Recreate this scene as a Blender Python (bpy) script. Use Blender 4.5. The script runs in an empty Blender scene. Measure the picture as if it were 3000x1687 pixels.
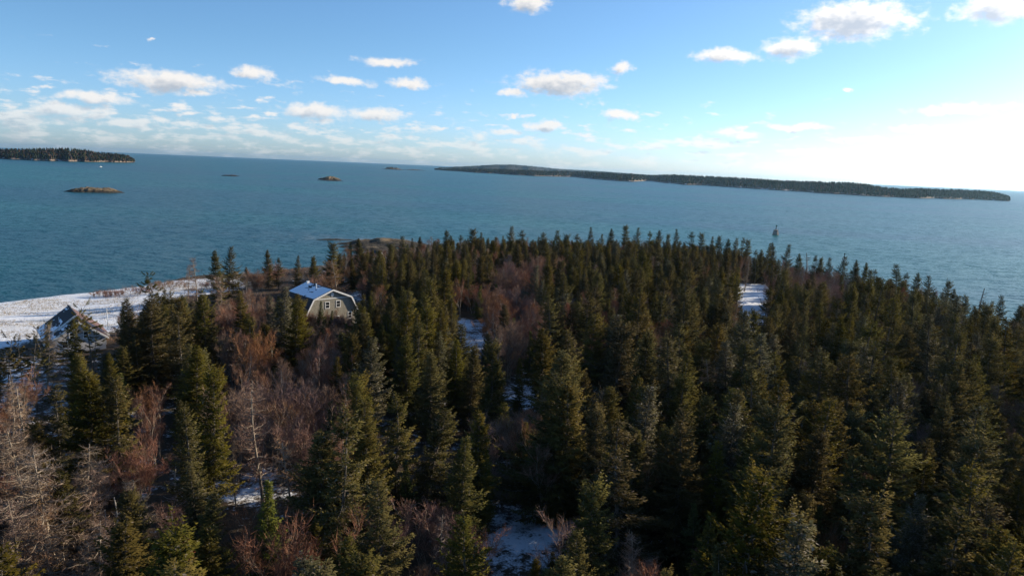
import bpy, math, random
import numpy as np
from mathutils import Matrix, Vector

# ------------------------------------------------------------------ camera
sc = bpy.context.scene
COL = sc.collection
FPX, PW, PH, CZ = 2200.0, 3000.0, 1687.0, 42.0
PITCH, ROLL = math.radians(9.07), math.radians(2.42)
_f = np.array([0, math.cos(PITCH), -math.sin(PITCH)])
_r0 = np.array([1.0, 0, 0])
_u0 = np.cross(_r0, _f)
_r = math.cos(ROLL) * _r0 + math.sin(ROLL) * _u0
_u = np.cross(_r, _f)
CAM = np.array([0, 0, CZ])
cd = bpy.data.cameras.new('camera')
cam = bpy.data.objects.new('camera', cd)
COL.objects.link(cam)
m4 = Matrix.Identity(4)
for i in range(3):
    m4[i][0], m4[i][1], m4[i][2], m4[i][3] = _r[i], _u[i], -_f[i], CAM[i]
cam.matrix_world = m4
cd.sensor_width = 36.0
cd.lens = FPX / PW * 36.0
cd.clip_start, cd.clip_end = 0.5, 120000.0
sc.camera = cam

SUN_AZ, SUN_EL = 62.0, 18.0
SKY_STRENGTH = 0.10
EXPOSURE = 0.85
sc.view_settings.view_transform = 'Standard'
sc.view_settings.look = 'None'
sc.view_settings.exposure = EXPOSURE
sc.view_settings.gamma = 1.0
sc.cycles.max_bounces = 6
sc.cycles.diffuse_bounces = 3
sc.cycles.glossy_bounces = 2
sc.cycles.transparent_max_bounces = 4
sc.cycles.use_denoising = True
sc.cycles.caustics_reflective = False
sc.cycles.caustics_refractive = False


def proj(P):
    d = np.atleast_2d(np.asarray(P, float)) - CAM
    z = d @ _f
    return np.stack([PW / 2 + FPX * (d @ _r) / z, PH / 2 - FPX * (d @ _u) / z], 1)


def ray(x, y):
    d = _f + _r * (x - PW / 2) / FPX - _u * (y - PH / 2) / FPX
    return d / np.linalg.norm(d)


def unp(x, y, z):
    d = ray(x, y)
    return CAM + d * (z - CZ) / d[2]


def fv(x, y):          # coordinates read off the 2576 px overview
    return x * PW / 2576.0, y * PW / 2576.0


# ------------------------------------------------------------------ node helpers
class NT:
    def __init__(self, tree):
        self.t = tree

    def n(self, typ, ins=None, **kw):
        nd = self.t.nodes.new(typ)
        for k, v in kw.items():
            setattr(nd, k, v)
        for k, v in (ins or {}).items():
            self.put(nd.inputs[k], v)
        return nd

    def put(self, sock, v):
        if isinstance(v, bpy.types.NodeSocket):
            self.t.links.new(v, sock)
        elif v is not None:
            sock.default_value = v

    def m(self, op, a, b=None, c=None, clamp=False):
        nd = self.t.nodes.new('ShaderNodeMath')
        nd.operation = op
        nd.use_clamp = clamp
        for i, v in enumerate((a, b, c)):
            if v is not None:
                self.put(nd.inputs[i], v)
        return nd.outputs[0]

    def vm(self, op, a, b=None, out=0):
        nd = self.t.nodes.new('ShaderNodeVectorMath')
        nd.operation = op
        self.put(nd.inputs[0], a)
        if b is not None:
            self.put(nd.inputs[3 if op == 'SCALE' else 1], b)
        return nd.outputs[out]

    def mix(self, f, a, b):
        nd = self.t.nodes.new('ShaderNodeMix')
        nd.data_type = 'RGBA'
        self.put(nd.inputs[0], f)
        self.put(nd.inputs[6], a)
        self.put(nd.inputs[7], b)
        return nd.outputs[2]

    def ss(self, v, lo, hi):
        nd = self.t.nodes.new('ShaderNodeMapRange')
        nd.interpolation_type = 'SMOOTHSTEP'
        self.put(nd.inputs[0], v)
        nd.inputs[1].default_value, nd.inputs[2].default_value = lo, hi
        return nd.outputs[0]

    def noise(self, vec, scale, detail=3.0, rough=0.55, dim='3D', out=0):
        nd = self.t.nodes.new('ShaderNodeTexNoise')
        nd.noise_dimensions = dim
        if vec is not None:
            self.put(nd.inputs['Vector'], vec)
        nd.inputs['Scale'].default_value = scale
        nd.inputs['Detail'].default_value = detail
        nd.inputs['Roughness'].default_value = rough
        return nd.outputs[out]


def rgb(*c):
    return (c[0], c[1], c[2], 1.0)


# ------------------------------------------------------------------ world: daylight sky with fair-weather cumulus
world = bpy.data.worlds.new('World')
sc.world = world
world.use_nodes = True
wt = world.node_tree
wt.nodes.clear()
W = NT(wt)
sky = W.n('ShaderNodeTexSky', sky_type='NISHITA', sun_disc=False, sun_elevation=math.radians(SUN_EL),
          sun_rotation=math.radians(SUN_AZ), altitude=1700.0, air_density=1.0, dust_density=2.6, ozone_density=5.0)

# cumulus: centre x, centre y, half width, half height as read off the overview, thickness
CLOUDS = [(430, 206, 150, 30, 1), (500, 238, 50, 12, .6), (635, 186, 55, 21, 1), (975, 154, 105, 17, .8), (870, 203, 90, 15, .75),
          (1025, 210, 62, 17, .9), (790, 285, 100, 24, 1), (640, 298, 55, 10, .5), (945, 288, 75, 22, 1), (1410, 210, 140, 33, 1.15),
          (1290, 236, 48, 16, .8), (1567, 173, 42, 17, .9), (1820, 144, 98, 20, 1), (1985, 124, 72, 30, 1.15), (2150, 54, 140, 46, 1.2),
          (2520, 18, 95, 36, 1.1), (1330, 8, 75, 28, .9), (1560, 291, 60, 16, 1), (1370, 318, 60, 19, 1), (1270, 335, 62, 13, .9),
          (2137, 224, 24, 8, .7), (1297, 290, 22, 9, .7), (660, 337, 52, 13, .8), (400, 297, 45, 10, .7), (150, 278, 100, 20, .8),
          (240, 252, 120, 22, .7), (30, 290, 60, 16, .9), (310, 312, 65, 15, .7), (1850, 335, 75, 14, .9), (2010, 321, 95, 12, .9),
          (2400, 277, 150, 18, .6), (375, 101, 34, 8, .05), (120, 218, 40, 9, .1), (1100, 325, 30, 8, .6), (1760, 360, 150, 12, .8),
          (2180, 350, 60, 12, .7), (2320, 322, 90, 14, .6), (480, 282, 55, 9, .55)]


def cloud_group():
    g = bpy.data.node_groups.new('cumulus_density', 'ShaderNodeTree')
    g.interface.new_socket('P', in_out='INPUT', socket_type='NodeSocketVector')
    g.interface.new_socket('D', in_out='OUTPUT', socket_type='NodeSocketFloat')
    G = NT(g)
    p0 = G.n('NodeGroupInput').outputs[0]
    wn = G.n('ShaderNodeTexNoise', {'Vector': p0, 'Scale': 26.0, 'Detail': 4.0, 'Roughness': 0.6})
    wob = G.vm('MULTIPLY', G.vm('SUBTRACT', wn.outputs['Color'], (0.5, 0.5, 0.5)), (0.052, 0.020, 0.0))
    p = G.vm('ADD', p0, wob)
    best = None
    for cx, cy, hw, hh, th in CLOUDS:
        d = ray(*fv(cx, cy))
        az, el = math.atan2(d[0], d[1]), math.asin(d[2])
        k = PW / 2576.0 / FPX
        q = G.vm('MULTIPLY', G.vm('SUBTRACT', p, (az, el, 0)), (1 / (hw * k), 1 / (hh * k), 0))
        v = G.m('MULTIPLY_ADD', G.vm('LENGTH', q, out=1), -1.0, th * 0.55 + 0.32)
        best = v if best is None else G.m('MAXIMUM', best, v)
    sep = G.n('ShaderNodeSeparateXYZ', {0: p0})
    # small cumulus packed towards the horizon, smaller the lower they stand
    e0 = sep.outputs[1]
    qa = G.noise(G.vm('MULTIPLY', p0, (15.0, 36.0, 1.0)), 1.0, 5.0, 0.55)
    qb = G.noise(G.vm('ADD', G.vm('MULTIPLY', p0, (27.0, 98.0, 1.0)), (7.0, 3.0, 0.0)), 1.0, 5.0, 0.55)
    left = G.m('MULTIPLY', sep.outputs[0], -0.05)
    fa = G.m('ADD', G.m('SUBTRACT', qa, 0.635), G.m('ADD', left, G.m('MULTIPLY', G.m('ABSOLUTE', G.m('SUBTRACT', e0, 0.082)), -4.5)))
    fb = G.m('ADD', G.m('SUBTRACT', qb, 0.465), G.m('ADD', left, G.m('MULTIPLY', G.m('ABSOLUTE', G.m('SUBTRACT', e0, 0.026)), -3.2)))
    far = G.m('MULTIPLY', G.m('MAXIMUM', fa, fb), 3.0)
    best = G.m('MAXIMUM', best, far)
    fn = G.noise(G.vm('MULTIPLY', p0, (1.0, 1.7, 1.0)), 62.0, 6.0, 0.58)
    D = G.m('ADD', best, G.m('MULTIPLY', G.m('SUBTRACT', fn, 0.52), 1.25))
    G.n('NodeGroupOutput', {0: D})
    return g


cg = cloud_group()
tc = W.n('ShaderNodeTexCoord')
dsep = W.n('ShaderNodeSeparateXYZ', {0: W.vm('NORMALIZE', tc.outputs['Generated'])})
az = W.m('ARCTAN2', dsep.outputs[0], dsep.outputs[1])
el = W.m('ARCSINE', dsep.outputs[2])
P = W.n('ShaderNodeCombineXYZ', {0: az, 1: el, 2: 0.0}).outputs[0]
c1 = W.n('ShaderNodeGroup', node_tree=cg)
W.put(c1.inputs[0], P)
c2 = W.n('ShaderNodeGroup', node_tree=cg)
W.put(c2.inputs[0], W.vm('ADD', P, (0.0075, 0.0085, 0.0)))
up = W.ss(el, 0.0, 0.075)
alpha = W.m('MULTIPLY', W.ss(c1.outputs[0], -0.18, 0.50), W.m('MULTIPLY', W.m('MULTIPLY_ADD', up, 0.6, 0.4), 0.95))
shade = W.ss(c2.outputs[0], 0.0, 0.85)
CL = 0.58 / SKY_STRENGTH
ccol = W.mix(shade, rgb(1.0 * CL, 0.96 * CL, 0.92 * CL), rgb(0.50 * CL, 0.55 * CL, 0.63 * CL))
lowt = W.ss(el, 0.16, 0.0)          # thick air towards the horizon: less yellow, a little dimmer
tinted = W.vm('MULTIPLY', sky.outputs[0], W.mix(lowt, rgb(0.92, 1.0, 0.98), rgb(1.02, 1.09, 1.22)))
final = W.mix(alpha, tinted, W.vm('SCALE', ccol, W.m('MULTIPLY_ADD', W.ss(az, 0.0, 0.75), 0.45, 0.95)))
bg = W.n('ShaderNodeBackground', {'Color': final, 'Strength': SKY_STRENGTH})
W.n('ShaderNodeOutputWorld', {'Surface': bg.outputs[0]})
world.cycles.sampling_method = 'MANUAL'
world.cycles.sample_map_resolution = 512

# ------------------------------------------------------------------ sun
sl = bpy.data.lights.new('sun', 'SUN')
sl.energy = 4.4
sl.angle = math.radians(0.53)
sl.color = (1.0, 0.87, 0.68)
so = bpy.data.objects.new('sun', sl)
COL.objects.link(so)
_a, _e = math.radians(SUN_AZ), math.radians(SUN_EL)
SUNV = Vector((math.sin(_a) * math.cos(_e), math.cos(_a) * math.cos(_e), math.sin(_e)))
so.rotation_euler = SUNV.to_track_quat('Z', 'Y').to_euler()
so.location = (150, 60, 120)

# ------------------------------------------------------------------ materials
MATS = {}


def mat(name, build):
    m = bpy.data.materials.new(name)
    m.use_nodes = True
    m.node_tree.nodes.clear()
    T = NT(m.node_tree)
    s = build(T)
    T.n('ShaderNodeOutputMaterial', {'Surface': s})
    MATS[name] = m
    return m


def pbsdf(T, col, rough=0.8, spec=0.3, normal=None, **kw):
    ins = {'Base Color': col, 'Roughness': rough, 'Specular IOR Level': spec}
    if normal is not None:
        ins['Normal'] = normal
    ins.update(kw)
    return T.n('ShaderNodeBsdfPrincipled', ins).outputs[0]


def simple(name, col, rough=0.75, var=0.12, scale=3.0, spec=0.3, metallic=0.0):
    def b(T):
        g = T.n('ShaderNodeTexCoord').outputs['Object']
        n = T.noise(g, scale, 4.0, 0.6)
        lo = rgb(*[c * (1 - var) for c in col])
        hi = rgb(*[min(1, c * (1 + var)) for c in col])
        return pbsdf(T, T.mix(n, lo, hi), rough, spec, Metallic=metallic)
    return mat(name, b)


def needles(name, dark, olive, grey, trans=0.12):
    def b(T):
        t = T.n('ShaderNodeAttribute', attribute_name='tint').outputs['Fac']
        oi = T.n('ShaderNodeObjectInfo').outputs['Random']
        c = T.mix(T.ss(t, 0.0, 0.72), rgb(*dark), rgb(*olive))
        c = T.mix(T.ss(t, 0.80, 1.0), c, rgb(*grey))
        hsv = T.n('ShaderNodeHueSaturation', {'Hue': T.m('MULTIPLY_ADD', oi, 0.035, 0.470), 'Color': c,
                                              'Saturation': T.m('MULTIPLY_ADD', T.m('FRACT', T.m('MULTIPLY', oi, 7.31)), 0.30, 0.80),
                                              'Value': T.m('MULTIPLY_ADD', T.m('FRACT', T.m('MULTIPLY', oi, 3.77)), 0.50, 0.80)})
        d = T.n('ShaderNodeBsdfDiffuse', {'Color': hsv.outputs[0]}).outputs[0]
        tr = T.n('ShaderNodeBsdfTranslucent', {'Color': hsv.outputs[0]}).outputs[0]
        mx = T.n('ShaderNodeMixShader', {0: trans, 1: d, 2: tr})
        return mx.outputs[0]
    return mat(name, b)


needles('spruce_needles', (0.020, 0.029, 0.012), (0.106, 0.090, 0.021), (0.17, 0.145, 0.10))
needles('lichen_spruce_needles', (0.036, 0.042, 0.022), (0.10, 0.094, 0.042), (0.20, 0.18, 0.14))
needles('young_spruce_needles', (0.03, 0.046, 0.016), (0.095, 0.105, 0.026), (0.13, 0.13, 0.07))
needles('dead_needles', (0.10, 0.042, 0.022), (0.19, 0.085, 0.045), (0.24, 0.15, 0.09))


def twig(name, a, b_):
    def b(T):
        t = T.n('ShaderNodeAttribute', attribute_name='tint').outputs['Fac']
        oi = T.n('ShaderNodeObjectInfo').outputs['Random']
        c = T.mix(t, rgb(*a), rgb(*b_))
        hsv = T.n('ShaderNodeHueSaturation', {'Hue': T.m('MULTIPLY_ADD', oi, 0.03, 0.485), 'Color': c,
                                              'Saturation': T.m('MULTIPLY_ADD', T.m('FRACT', T.m('MULTIPLY', oi, 5.31)), 0.5, 0.7),
                                              'Value': T.m('MULTIPLY_ADD', T.m('FRACT', T.m('MULTIPLY', oi, 3.77)), 0.5, 0.75)})
        return T.n('ShaderNodeBsdfDiffuse', {'Color': hsv.outputs[0]}).outputs[0]
    return mat(name, b)


twig('red_twigs', (0.175, 0.085, 0.055), (0.36, 0.205, 0.135))
twig('tan_twigs', (0.18, 0.10, 0.06), (0.38, 0.255, 0.16))


def bark(name, a, b_, s=6.0):
    def b(T):
        g = T.n('ShaderNodeTexCoord').outputs['Object']
        n = T.noise(T.vm('MULTIPLY', g, (1, 1, 0.25)), s, 5.0, 0.65)
        return pbsdf(T, T.mix(T.ss(n, 0.3, 0.7), rgb(*a), rgb(*b_)), 0.9, 0.15)
    return mat(name, b)


bark('spruce_bark', (0.07, 0.055, 0.042), (0.20, 0.175, 0.145))
bark('pale_bark', (0.14, 0.12, 0.10), (0.45, 0.41, 0.35))
bark('grey_bark', (0.13, 0.102, 0.076), (0.40, 0.325, 0.245))


def ground_mat(T):
    g = T.n('ShaderNodeNewGeometry').outputs['Position']
    op = T.n('ShaderNodeAttribute', attribute_name='open').outputs['Fac']
    st = T.n('ShaderNodeAttribute', attribute_name='stubble').outputs['Fac']
    zz = T.n('ShaderNodeSeparateXYZ', {0: g}).outputs[2]
    big = T.noise(g, 0.09, 4.0, 0.6)
    mid = T.noise(g, 0.55, 5.0, 0.65)
    fine = T.noise(g, 3.2, 5.0, 0.7)
    litter = T.mix(fine, rgb(0.028, 0.019, 0.012), rgb(0.11, 0.075, 0.045))
    snow = T.mix(mid, rgb(0.74, 0.76, 0.80), rgb(0.86, 0.87, 0.88))
    fo = T.m('ADD', T.m('MULTIPLY', op, 0.85), T.m('ADD', T.m('MULTIPLY', mid, 0.75), T.m('MULTIPLY', fine, 0.45)))
    c = T.mix(T.ss(fo, 0.74, 0.90), litter, snow)
    # hay stubble poking through thin snow on the mown field
    row = T.vm('MULTIPLY', g, (0.55, 2.6, 1.0))
    rot = T.n('ShaderNodeVectorRotate', {'Vector': g, 'Angle': -0.42}, rotation_type='Z_AXIS').outputs[0]
    sw = T.noise(T.vm('MULTIPLY', rot, (0.10, 0.9, 1.0)), 0.55, 4.0, 0.6)
    blot = T.noise(rot, 0.07, 3.0, 0.6)
    gf = T.noise(T.vm('MULTIPLY', rot, (0.6, 1.6, 1.0)), 2.1, 6.0, 0.75)
    amt = T.m('ADD', T.m('MULTIPLY', sw, 0.55), T.m('ADD', T.m('MULTIPLY', blot, 0.55), T.m('MULTIPLY', gf, 0.9)))
    hay = T.mix(fine, rgb(0.26, 0.20, 0.105), rgb(0.50, 0.41, 0.25))
    f2 = T.m('MULTIPLY', T.ss(amt, 0.90, 1.18), st)
    c = T.mix(T.m('MULTIPLY', f2, 0.55), c, hay)
    # bank and beach: bare earth, cobble
    cob = T.mix(fine, rgb(0.045, 0.038, 0.03), rgb(0.17, 0.14, 0.11))
    beach = T.ss(T.m('ADD', zz, T.m('MULTIPLY', mid, 1.6)), 3.6, 2.8)
    c = T.mix(beach, c, cob)
    bp = T.n('ShaderNodeBump', {'Height': T.m('ADD', fine, T.m('MULTIPLY', mid, 2.0)), 'Strength': 0.6, 'Distance': 0.25})
    return pbsdf(T, c, 0.85, 0.15, bp.outputs[0])


mat('snowy_ground', ground_mat)


def sea_mat(T):
    g = T.n('ShaderNodeNewGeometry').outputs['Position']
    r = T.n('ShaderNodeVectorRotate', {'Vector': g, 'Angle': 0.35}, rotation_type='Z_AXIS').outputs[0]
    n1 = T.noise(T.vm('MULTIPLY', r, (0.45, 1.0, 1.0)), 0.33, 4.0, 0.6, out=1)
    n2 = T.noise(T.vm('MULTIPLY', r, (0.6, 1.0, 1.0)), 1.6, 4.0, 0.65, out=1)
    swell = T.noise(T.vm('MULTIPLY', r, (0.3, 1.0, 1.0)), 0.022, 3.0, 0.5, out=1)
    big = T.noise(T.vm('MULTIPLY', r, (0.3, 1.0, 1.0)), 0.0032, 4.0, 0.55)
    huge = T.noise(T.vm('MULTIPLY', r, (0.25, 1.0, 1.0)), 0.0006, 3.0, 0.5)
    s = T.vm('ADD', T.vm('SCALE', T.vm('SUBTRACT', n1, (.5, .5, .5)), 1.0), T.vm('SCALE', T.vm('SUBTRACT', n2, (.5, .5, .5)), 1.5))
    s = T.vm('ADD', s, T.vm('SCALE', T.vm('SUBTRACT', swell, (.5, .5, .5)), 0.12))
    s = T.vm('SCALE', s, T.m('MULTIPLY_ADD', T.ss(big, 0.36, 0.64), 0.42, 0.52))
    nrm = T.vm('NORMALIZE', T.vm('ADD', T.vm('MULTIPLY', s, (1, 1, 0)), (0, 0, 1)))
    body = T.mix(T.ss(big, 0.40, 0.60), rgb(0.002, 0.054, 0.068), rgb(0.003, 0.094, 0.090))
    body = T.mix(T.ss(huge, 0.45, 0.7), body, rgb(0.002, 0.052, 0.078))
    cap = T.noise(T.vm('MULTIPLY', r, (0.35, 1.0, 1.0)), 0.11, 6.0, 0.72)
    caps = T.m('MULTIPLY', T.ss(cap, 0.735, 0.79), 0.75)
    body = T.mix(caps, body, rgb(0.75, 0.78, 0.8))
    return pbsdf(T, body, T.m('MULTIPLY_ADD', caps, 0.4, 0.30), 0.145, nrm, IOR=1.33)


mat('sea_water', sea_mat)


def rock_mat(T):
    g = T.n('ShaderNodeNewGeometry').outputs['Position']
    zz = T.n('ShaderNodeSeparateXYZ', {0: g}).outputs[2]
    n = T.noise(g, 0.22, 6.0, 0.65)
    f = T.noise(g, 1.3, 5.0, 0.7)
    top = T.mix(T.ss(n, 0.4, 0.62), rgb(0.15, 0.098, 0.05), rgb(0.23, 0.172, 0.11))
    top = T.mix(T.ss(f, 0.45, 0.7), top, rgb(0.13, 0.10, 0.06))
    low = T.mix(f, rgb(0.018, 0.016, 0.012), rgb(0.075, 0.062, 0.045))
    c = T.mix(T.ss(T.m('ADD', zz, T.m('MULTIPLY', n, 1.6)), 2.3, 3.4), low, top)
    bp = T.n('ShaderNodeBump', {'Height': T.m('ADD', n, f), 'Strength': 0.9, 'Distance': 1.0})
    return pbsdf(T, c, 0.85, 0.25, bp.outputs[0])


mat('islet_rock', rock_mat)


def island_mat(T):
    g = T.n('ShaderNodeNewGeometry').outputs['Position']
    zz = T.n('ShaderNodeSeparateXYZ', {0: g}).outputs[2]
    n = T.noise(g, 0.03, 5.0, 0.65)
    f = T.noise(g, 0.12, 5.0, 0.7)
    ledge = T.mix(T.ss(f, 0.42, 0.58), rgb(0.11, 0.085, 0.07), rgb(0.26, 0.20, 0.155))
    ledge = T.mix(T.ss(n, 0.58, 0.66), ledge, rgb(0.66, 0.69, 0.74))
    low = rgb(0.035, 0.03, 0.025)
    c = T.mix(T.ss(zz, 0.8, 2.2), low, ledge)
    c = T.mix(T.ss(T.m('ADD', zz, T.m('MULTIPLY', f, 3.0)), 6.5, 8.5), c, rgb(0.045, 0.035, 0.022))
    return pbsdf(T, c, 0.9, 0.1)


mat('island_ground', island_mat)


def shingle_wall(T):
    g = T.n('ShaderNodeTexCoord').outputs['Object']
    n = T.noise(g, 0.9, 5.0, 0.6)
    br = T.n('ShaderNodeTexBrick', {'Scale': 1.0, 'Mortar Size': 0.010, 'Brick Width': 0.16, 'Row Height': 0.14,
                                    'Color1': rgb(0.32, 0.285, 0.22), 'Color2': rgb(0.42, 0.38, 0.295), 'Mortar': rgb(0.15, 0.14, 0.115)})
    sp = T.n('ShaderNodeSeparateXYZ', {0: g})
    T.put(br.inputs['Vector'], T.n('ShaderNodeCombineXYZ', {0: T.m('ADD', sp.outputs[0], sp.outputs[1]), 1: sp.outputs[2], 2: 0.0}).outputs[0])
    c = T.mix(T.m('MULTIPLY', T.ss(n, 0.35, 0.7), 0.35), br.outputs[0], rgb(0.15, 0.15, 0.125))
    return pbsdf(T, c, 0.9, 0.1)


mat('weathered_shingle', shingle_wall)


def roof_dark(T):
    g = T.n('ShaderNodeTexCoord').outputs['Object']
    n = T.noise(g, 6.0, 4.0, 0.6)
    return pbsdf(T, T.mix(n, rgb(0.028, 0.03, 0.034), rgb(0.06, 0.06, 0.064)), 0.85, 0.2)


mat('dark_roof', roof_dark)


def roof_red(T):
    g = T.n('ShaderNodeTexCoord').outputs['Object']
    n = T.noise(g, 5.0, 4.0, 0.6)
    return pbsdf(T, T.mix(n, rgb(0.10, 0.062, 0.058), rgb(0.18, 0.112, 0.102)), 0.8, 0.2)


mat('red_brown_roof', roof_red)
simple('white_paint', (0.78, 0.77, 0.73), 0.5, 0.06)
simple('grey_paint', (0.46, 0.44, 0.43), 0.7, 0.08)
simple('snow', (0.80, 0.82, 0.86), 0.7, 0.04)
simple('concrete', (0.34, 0.27, 0.22), 0.9, 0.25, 1.5)
simple('green_metal', (0.05, 0.16, 0.11), 0.5, 0.1)
simple('dark_metal', (0.05, 0.05, 0.055), 0.5, 0.1)
simple('galvanised', (0.62, 0.64, 0.66), 0.45, 0.1)
simple('grass_straw', (0.30, 0.21, 0.10), 0.9, 0.25, 0.5)
simple('wood', (0.24, 0.18, 0.12), 0.85, 0.2, 4)
simple('flesh_wood', (0.45, 0.33, 0.22), 0.85, 0.2, 4)
mat('window_glass', lambda T: pbsdf(T, rgb(0.02, 0.022, 0.025), 0.08, 0.5))

# ------------------------------------------------------------------ mesh helpers


class MB:
    def __init__(self):
        self.v, self.f, self.n = [], [], 0

    def add(self, verts, faces):
        verts = np.asarray(verts, float).reshape(-1, 3)
        self.v.append(verts)
        self.f += [tuple(int(i) + self.n for i in fc) for fc in faces]
        self.n += len(verts)
        return self

    def box(self, x0, x1, y0, y1, z0, z1):
        v = [(x, y, z) for z in (z0, z1) for y in (y0, y1) for x in (x0, x1)]
        return self.add(v, [(0, 2, 3, 1), (4, 5, 7, 6), (0, 1, 5, 4), (2, 6, 7, 3), (0, 4, 6, 2), (1, 3, 7, 5)])

    def slab(self, a, b, c, d, t):
        """slab on the quad a b c d, thickness t along -normal"""
        q = np.array([a, b, c, d], float)
        nn = np.cross(q[1] - q[0], q[3] - q[0])
        nn /= np.linalg.norm(nn)
        return self.add(np.vstack([q, q - nn * t]), [(0, 1, 2, 3), (7, 6, 5, 4), (0, 4, 5, 1), (1, 5, 6, 2), (2, 6, 7, 3), (3, 7, 4, 0)])

    def tube(self, pts, radii, n=5, cap=True):
        pts = np.asarray(pts, float)
        k = len(pts)
        t = np.gradient(pts, axis=0)
        t /= np.linalg.norm(t, axis=1)[:, None] + 1e-9
        ref = np.array([0.31, 0.95, 0.05]) if abs(t[0][2]) > 0.7 else np.array([0, 0, 1.0])
        a = np.cross(t, ref)
        a /= np.linalg.norm(a, axis=1)[:, None] + 1e-9
        b = np.cross(t, a)
        th = np.arange(n) * 2 * math.pi / n
        R = np.asarray(radii, float)[:, None, None]
        v = pts[:, None, :] + R * (np.cos(th)[None, :, None] * a[:, None, :] + np.sin(th)[None, :, None] * b[:, None, :])
        fs = []
        for i in range(k - 1):
            for j in range(n):
                j2 = (j + 1) % n
                fs.append((i * n + j, i * n + j2, (i + 1) * n + j2, (i + 1) * n + j))
        if cap:
            fs.append(tuple(range(n - 1, -1, -1)))
            fs.append(tuple((k - 1) * n + j for j in range(n)))
        return self.add(v.reshape(-1, 3), fs)

    def mesh(self, name, m, smooth=False):
        me = bpy.data.meshes.new(name)
        me.from_pydata(np.vstack(self.v).tolist() if self.v else [], [], self.f)
        me.materials.append(MATS[m])
        if smooth:
            me.polygons.foreach_set('use_smooth', [True] * len(me.polygons))
        me.update()
        return me

    def build(self, name, m, parent=None, smooth=False):
        return link(name, self.mesh(name, m, smooth), parent)


def fast_mesh(name, verts, faces, m, tint=None, smooth=False, normals=None):
    """verts (n,3), faces (k,3|4) numpy"""
    me = bpy.data.meshes.new(name)
    nv, (nf, k) = len(verts), faces.shape
    me.vertices.add(nv)
    me.vertices.foreach_set('co', np.ascontiguousarray(verts, np.float32).ravel())
    me.loops.add(nf * k)
    me.loops.foreach_set('vertex_index', np.ascontiguousarray(faces, np.int32).ravel())
    me.polygons.add(nf)
    me.polygons.foreach_set('loop_start', np.arange(nf, dtype=np.int32) * k)
    if smooth:
        me.polygons.foreach_set('use_smooth', np.ones(nf, bool))
    if tint is not None:
        at = me.attributes.new('tint', 'FLOAT', 'POINT')
        at.data.foreach_set('value', np.ascontiguousarray(tint, np.float32))
    me.materials.append(MATS[m])
    me.update(calc_edges=True)
    if normals is not None:
        me.normals_split_custom_set_from_vertices(np.ascontiguousarray(normals, np.float32))
    return me


def link(name, data, parent=None, loc=None):
    o = bpy.data.objects.new(name, data)
    COL.objects.link(o)
    if parent is not None:
        o.parent = parent
    if loc is not None:
        o.location = loc
    return o


def tag(o, label=None, cat=None, group=None, kind=None):
    for k, v in (('label', label), ('category', cat), ('group', group), ('kind', kind)):
        if v:
            o[k] = v
    return o


def empty(name, loc, rz=0.0):
    o = bpy.data.objects.new(name, None)
    COL.objects.link(o)
    o.empty_display_size = 0.5
    o.location = loc
    o.rotation_euler = (0, 0, rz)
    return o


# ------------------------------------------------------------------ value noise for terrain
_rng = np.random.default_rng(11)
_tab = _rng.random((256, 256))


def vnoise(x, y):
    x, y = np.asarray(x, float), np.asarray(y, float)
    xi, yi = np.floor(x).astype(int), np.floor(y).astype(int)
    fx, fy = x - xi, y - yi
    fx, fy = fx * fx * (3 - 2 * fx), fy * fy * (3 - 2 * fy)
    t = lambda i, j: _tab[i & 255, j & 255]
    return (t(xi, yi) * (1 - fx) + t(xi + 1, yi) * fx) * (1 - fy) + (t(xi, yi + 1) * (1 - fx) + t(xi + 1, yi + 1) * fx) * fy


def fbm(x, y, o=4):
    s, a, k = 0, 0.5, 1.0
    for i in range(o):
        s = s + a * vnoise(x * k + 17.3 * i, y * k - 9.1 * i)
        a, k = a * 0.5, k * 2.03
    return s / (1 - 0.5 ** o)


# ------------------------------------------------------------------ the headland
def pol(px, d):
    v = ray(px, 520.0)
    h = math.hypot(v[0], v[1])
    return (v[0] / h * d, v[1] / h * d)


SHORE = [tuple(unp(x, y, 3.4)[:2]) for x, y in
         ((-500, 945), (-250, 912), (0, 882), (130, 868), (265, 853), (400, 838), (500, 815), (600, 803), (720, 803), (850, 784), (940, 776), (1000, 752))]
SHORE += [tuple(unp(x, y, 0.3)[:2]) for x, y in ((1060, 756), (1120, 750), (1190, 746), (1250, 745))]
SHORE += [pol(1320, 348), pol(1420, 332), pol(1600, 330), pol(1800, 328), pol(1980, 345), pol(2130, 342), pol(2230, 338), pol(2330, 325),
          pol(2450, 305), pol(2600, 280), pol(2740, 258), pol(2900, 228), pol(3020, 212), pol(3300, 190)]
SHORE += [(205, 60), (190, -90), (-220, -90), (-260, 40), (-235, 120)]
SHORE = np.array(SHORE)


def in_poly(x, y, P):
    x, y = np.asarray(x, float), np.asarray(y, float)
    ins = np.zeros(x.shape, bool)
    j = len(P) - 1
    for i in range(len(P)):
        xi, yi, xj, yj = P[i][0], P[i][1], P[j][0], P[j][1]
        c = ((yi > y) != (yj > y)) & (x < (xj - xi) * (y - yi) / (yj - yi + 1e-12) + xi)
        ins ^= c
        j = i
    return ins


def shore_dist(x, y):
    x, y = np.asarray(x, float), np.asarray(y, float)
    best = np.full(x.shape, 1e9)
    for i in range(len(SHORE)):
        a, b = SHORE[i], SHORE[(i + 1) % len(SHORE)]
        ab = b - a
        t = np.clip(((x - a[0]) * ab[0] + (y - a[1]) * ab[1]) / (ab @ ab), 0, 1)
        best = np.minimum(best, np.hypot(x - a[0] - t * ab[0], y - a[1] - t * ab[1]))
    return np.where(in_poly(x, y, SHORE), best, -best)


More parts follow.
